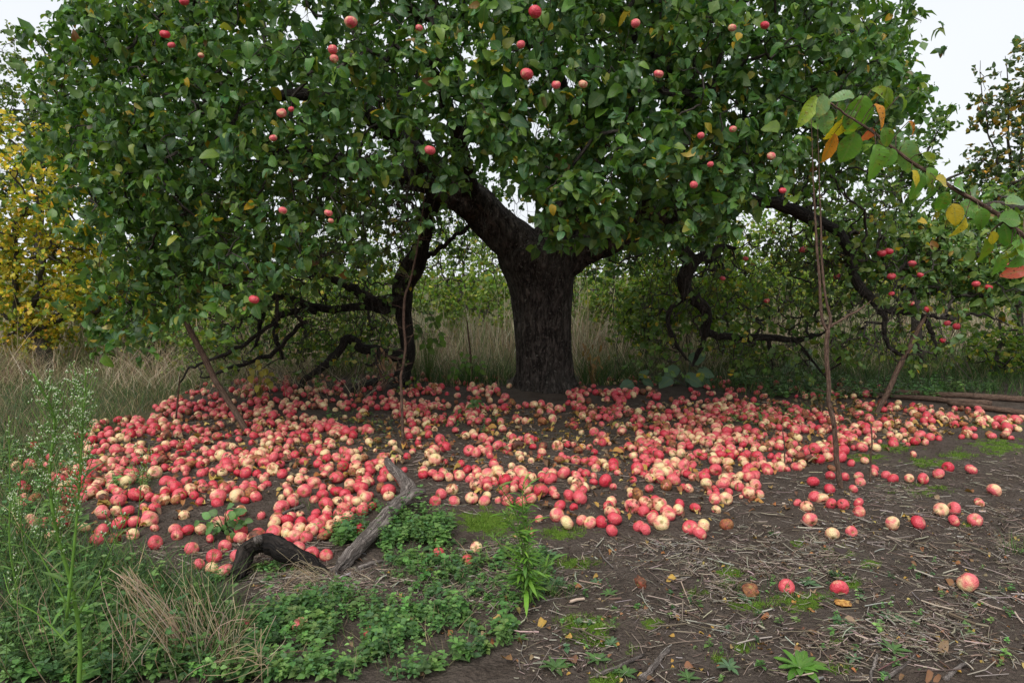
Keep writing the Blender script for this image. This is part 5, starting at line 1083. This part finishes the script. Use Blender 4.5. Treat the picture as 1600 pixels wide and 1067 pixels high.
def flower_weed(label, stems, Y):
    b = None; lg, bg_, wg_ = Geo(), Geo(), Geo(); sts = []
    for xs, ys, rb, nb, nl_, t0 in stems:
        p = spline(PT(np.array(xs), np.array(ys), np.full(len(xs), Y)) + np.array([0, 1, 0])*rng.normal(0, .02, (len(xs), 1)), 30)
        if b is None: b = p[0].copy(); b[2] = gz(b[0], b[1])
        sts.append((p, rb)); weed_leaves(lg, p, nl_, .06, [(.10, .20, .04), (.08, .17, .05)], .02, .9, .7)
        for q in range(nb):
            t = t0 + (1-t0)*(q+.5)/nb; k = int(t*28); a0 = p[k]; env = np.sin(np.pi*min(1, (1-t)/(1-t0)*.85+.12))**.7; L = .085*env*rng.uniform(.6, 1.15) + .012
            az = rng.uniform(0, 6.28); d_ = unit(np.array([math.cos(az), math.sin(az), 1.7])); br = a0 + d_*L*np.linspace(0, 1, 5)[:, None] + np.array([0, 0, 1])*(.25*L*np.linspace(0, 1, 5)**2)[:, None]
            tube(lg, br, .0013, 3, (.15, .30, .06), cap=False)
            m_ = max(4, int(L*120)); tt = np.repeat(rng.uniform(.3, 1.02, m_//4+1), 4)[:m_]; hp = a0 + d_*L*tt[:, None] + np.array([0, 0, 1])*(.25*L*tt**2)[:, None] + np.repeat(rng.normal(0, .007, (m_//4+1, 3)), 4, 0)[:m_] + rng.normal(0, .0035, (m_, 3))
            up_ = unit(np.array([0, 0, 1.]) + rng.normal(0, .35, (m_, 3))); F_ = frames(np.cross(up_, rng.normal(size=(m_, 3))), up_, 1.0)
            s_ = .0021*np.exp(rng.normal(0, .2, m_)); bg_.inst(bv_, bf_, F_*s_[:, None, None], hp, jit([(.16, .32, .07), (.22, .38, .11)], rng.integers(0, 2, m_), .12))
            wg_.inst(bv_, bf_, F_*(s_*.82)[:, None, None], hp + up_*.0032, jit([(.62, .70, .46), (.74, .76, .60)], rng.integers(0, 2, m_), .08))
    o = thing('white_flowered_weed', label, 'weed', Vector(b))
    for p, rb in sts:
        g = Geo(); tube(g, p, np.linspace(rb*1.15, rb*.4, 30), 7, (.16, .32, .05)); obj('stem', g, MAT['blade'], o)
    tag(obj('leaves', lg, MAT['herb'], o), kind='stuff'); tag(obj('buds', bg_, MAT['blade'], o), kind='stuff'); tag(obj('flowers', wg_, MAT['blade'], o), kind='stuff')
flower_weed('tall white-flowered weed with several stems at the left front', [([126, 120, 108, 88, 74, 62, 46], [1085, 1000, 912, 825, 740, 660, 585], .0062, 74, 70, .45), ([111, 117, 119, 122, 120], [960, 850, 760, 670, 582], .0042, 66, 60, .36), ([117, 150, 180, 205], [965, 900, 850, 800], .0022, 4, 10, .6), ([107, 60, 20, -10], [1008, 965, 935, 905], .0026, 3, 10, .5), ([108, 70, 40, 15], [960, 890, 840, 800], .0026, 6, 14, .5)], 2.0)
flower_weed('shorter white-flowered weed against the left edge', [([30, 26, 18, 12], [930, 850, 760, 650], .003, 12, 20, .35), ([26, 34, 40], [900, 800, 700], .002, 8, 12, .4)], 2.35)
flower_weed('small flowering weed among apples right of the tall one', [([208, 214, 222, 234], [850, 800, 750, 712], .002, 10, 8, .45)], 3.2)
# dry grass tuft and stalks in the left front
dg = Geo()
def stalks(xs0, ys0, xs1, ys1, n, spread, r, cols, Yr, curve=.03):
    for q in range(n):
        a0 = GP(xs0 + rng.normal(0, spread), ys0 + rng.normal(0, spread*.4)); e = PT(xs1 + rng.normal(0, spread*.8), ys1 + rng.normal(0, spread*.7), a0[1] + rng.normal(0, .06)+Yr)
        u = np.linspace(0, 1, 6)[:, None]; sd = rng.normal(0, curve, 3); tube(dg, a0+(e-a0)*u + sd*np.sin(np.pi*u)+np.array([rng.normal(0, .04), 0, -.03])*u**3, r*np.linspace(1, .45, 6), 4, jit(cols, np.array([rng.integers(0, len(cols))]), .2)[0])
dc = [(.42, .32, .20), (.34, .25, .15), (.52, .42, .29)]
stalks(300, 1030, 195, 885, 34, 14, .0017, dc, .0); stalks(330, 1040, 285, 905, 30, 26, .0014, dc, .0); stalks(345, 1045, 370, 935, 26, 26, .0013, dc, 0); stalks(320, 1050, 400, 1010, 34, 24, .0013, dc, -.05); stalks(300, 1035, 240, 960, 30, 30, .0013, dc, 0, .06)
o = solo('dry_grass_tuft', dg, MAT['straw'], GP(320, 1045), 'bent tuft of beige dry grass stalks at the left front', 'grass tuft')
dg = Geo(); stalks(150, 1066, 180, 930, 7, 40, .0016, dc, 0); stalks(60, 1066, 20, 880, 6, 40, .0016, dc, 0); stalks(210, 1066, 170, 900, 7, 30, .0016, dc, 0)
solo('dry_grass_tuft', dg, MAT['straw'], GP(140, 1060), 'few pale dry stalks standing in green grass behind the flowered weed', 'grass tuft')
dg = Geo(); stalks(510, 905, 470, 880, 40, 18, .0011, dc, 0, .02); stalks(455, 930, 470, 895, 26, 22, .0011, dc, 0, .02)
solo('dry_grass_tuft', dg, MAT['straw'], GP(500, 905), 'small straw tuft in front of the charred log', 'grass tuft')
dg = Geo(); stalks(405, 1060, 420, 960, 4, 14, .0019, dc, 0, .03); stalks(395, 1050, 455, 1010, 6, 16, .0017, dc, 0, .03)
solo('dry_grass_tuft', dg, MAT['straw'], GP(400, 1055), 'few kinked straw stalks over the ground cover', 'grass tuft')

# ================================================================== NEAR BRANCH AT THE RIGHT
NY = 1.75
nb_p = path([1680, 1610, 1560, 1500, 1440, 1400, 1360, 1320, 1292], [425, 376, 336, 300, 264, 236, 204, 178, 158], np.full(9, NY), 60, .004)
ob = thing('overhanging_branch', 'near leafy branch with spotted green, yellow and red leaves at right', 'branch', Vector(nb_p[0]))
g = Geo(); tube(g, nb_p, np.interp(np.linspace(0, 1, 60), [0, .5, 1], [.0062, .0046, .0020]), 9, rough=.12); obj('stem', g, MAT['stick'], ob)
NT_ = [leaf_template(11, .33, .38, dr, .028, 1.0, 90+s) for s, dr in enumerate((.25, .5, .8))]; NTM = leaf_meshes(NT_, 'bleaf')
nc = {'g': (.13, .29, .05), 'b': (.15, .28, .11), 'y': (.50, .38, .03), 'o': (.58, .22, .03), 'r': (.50, .10, .07), 'l': (.20, .30, .04), 'd': (.10, .21, .045)}
NB = [(1349, 150, 64, 95, 'g'), (1288, 148, 40, 105, 'b'), (1285, 170, 42, 80, 'd'), (1276, 150, 56, 118, 'l'), (1318, 186, 38, 115, 'y'), (1304, 208, 50, 100, 'o'), (1336, 206, 54, 100, 'g'), (1362, 200, 28, 95, 'r'), (1368, 226, 58, 75, 'g'), (1366, 163, 40, 60, 'o'), (1362, 140, 50, 20, 'l'), (1385, 136, 42, 70, 'l'), (1414, 220, 48, 80, 'b'), (1420, 190, 24, 40, 'o'), (1424, 266, 30, 60, 'y'), (1436, 270, 36, 95, 'g'), (1456, 288, 42, 85, 'd'), (1440, 240, 34, 20, 'l'), (1462, 280, 34, 10, 'y'), (1490, 288, 38, 0, 'g'), (1516, 300, 54, 15, 'b'), (1500, 316, 48, 40, 'g'), (1490, 318, 38, 80, 'y'), (1508, 340, 34, 110, 'y'), (1524, 340, 34, 40, 'l'), (1560, 342, 44, 0, 'g'), (1570, 318, 44, -10, 'b'), (1540, 372, 54, 75, 'l'), (1548, 362, 26, 60, 'y'), (1580, 380, 46, 30, 'g'), (1604, 422, 34, 170, 'r'), (1585, 370, 30, 90, 'g'), (1600, 400, 30, 140, 'g'), (1335, 152, 36, 190, 'b'), (1405, 150, 34, 10, 'l')]
NB += [(1330, 170, 30, 100, 'g'), (1310, 160, 28, 60, 'd'), (1380, 200, 34, 60, 'g'), (1395, 232, 32, 100, 'g'), (1400, 212, 28, 20, 'b'), (1450, 262, 34, 70, 'g'), (1478, 300, 34, 95, 'g'), (1530, 326, 36, 70, 'g'), (1548, 322, 34, 15, 'g'), (1570, 350, 40, 80, 'd'), (1590, 356, 40, 60, 'g'), (1600, 340, 36, 30, 'b'), (1565, 396, 34, 95, 'g'), (1596, 380, 36, 100, 'l')]
pt = Geo()
for (px, py, d_, ang, ck) in NB:
    Yq = NY + rng.normal(0, .03); p = PT(px, py, Yq); s_ = d_*Yq/F_PX*.92; an = R(ang); L = np.array([[math.cos(an), rng.normal(0, .25), -math.sin(an)]])
    M = frames(L, np.array([[rng.normal(0, .35), -1.0, .45+rng.normal(0, .3)]]), s_, .62 if ck in 'lo' else 1.05)[0]; place('leaf', NTM[rng.integers(0, 3)], M, p, ob, jit([nc[ck]], np.array([0]), .1)[0])
    k = int(np.argmin(((nb_p-p)**2).sum(1))); tube(pt, spline([nb_p[k], (nb_p[k]+p)/2 + np.array([0, 0, .004]), p], 5), .0011, 4)
obj('leaf_stalks', pt, MAT['stick'], ob)['kind'] = 'stuff'
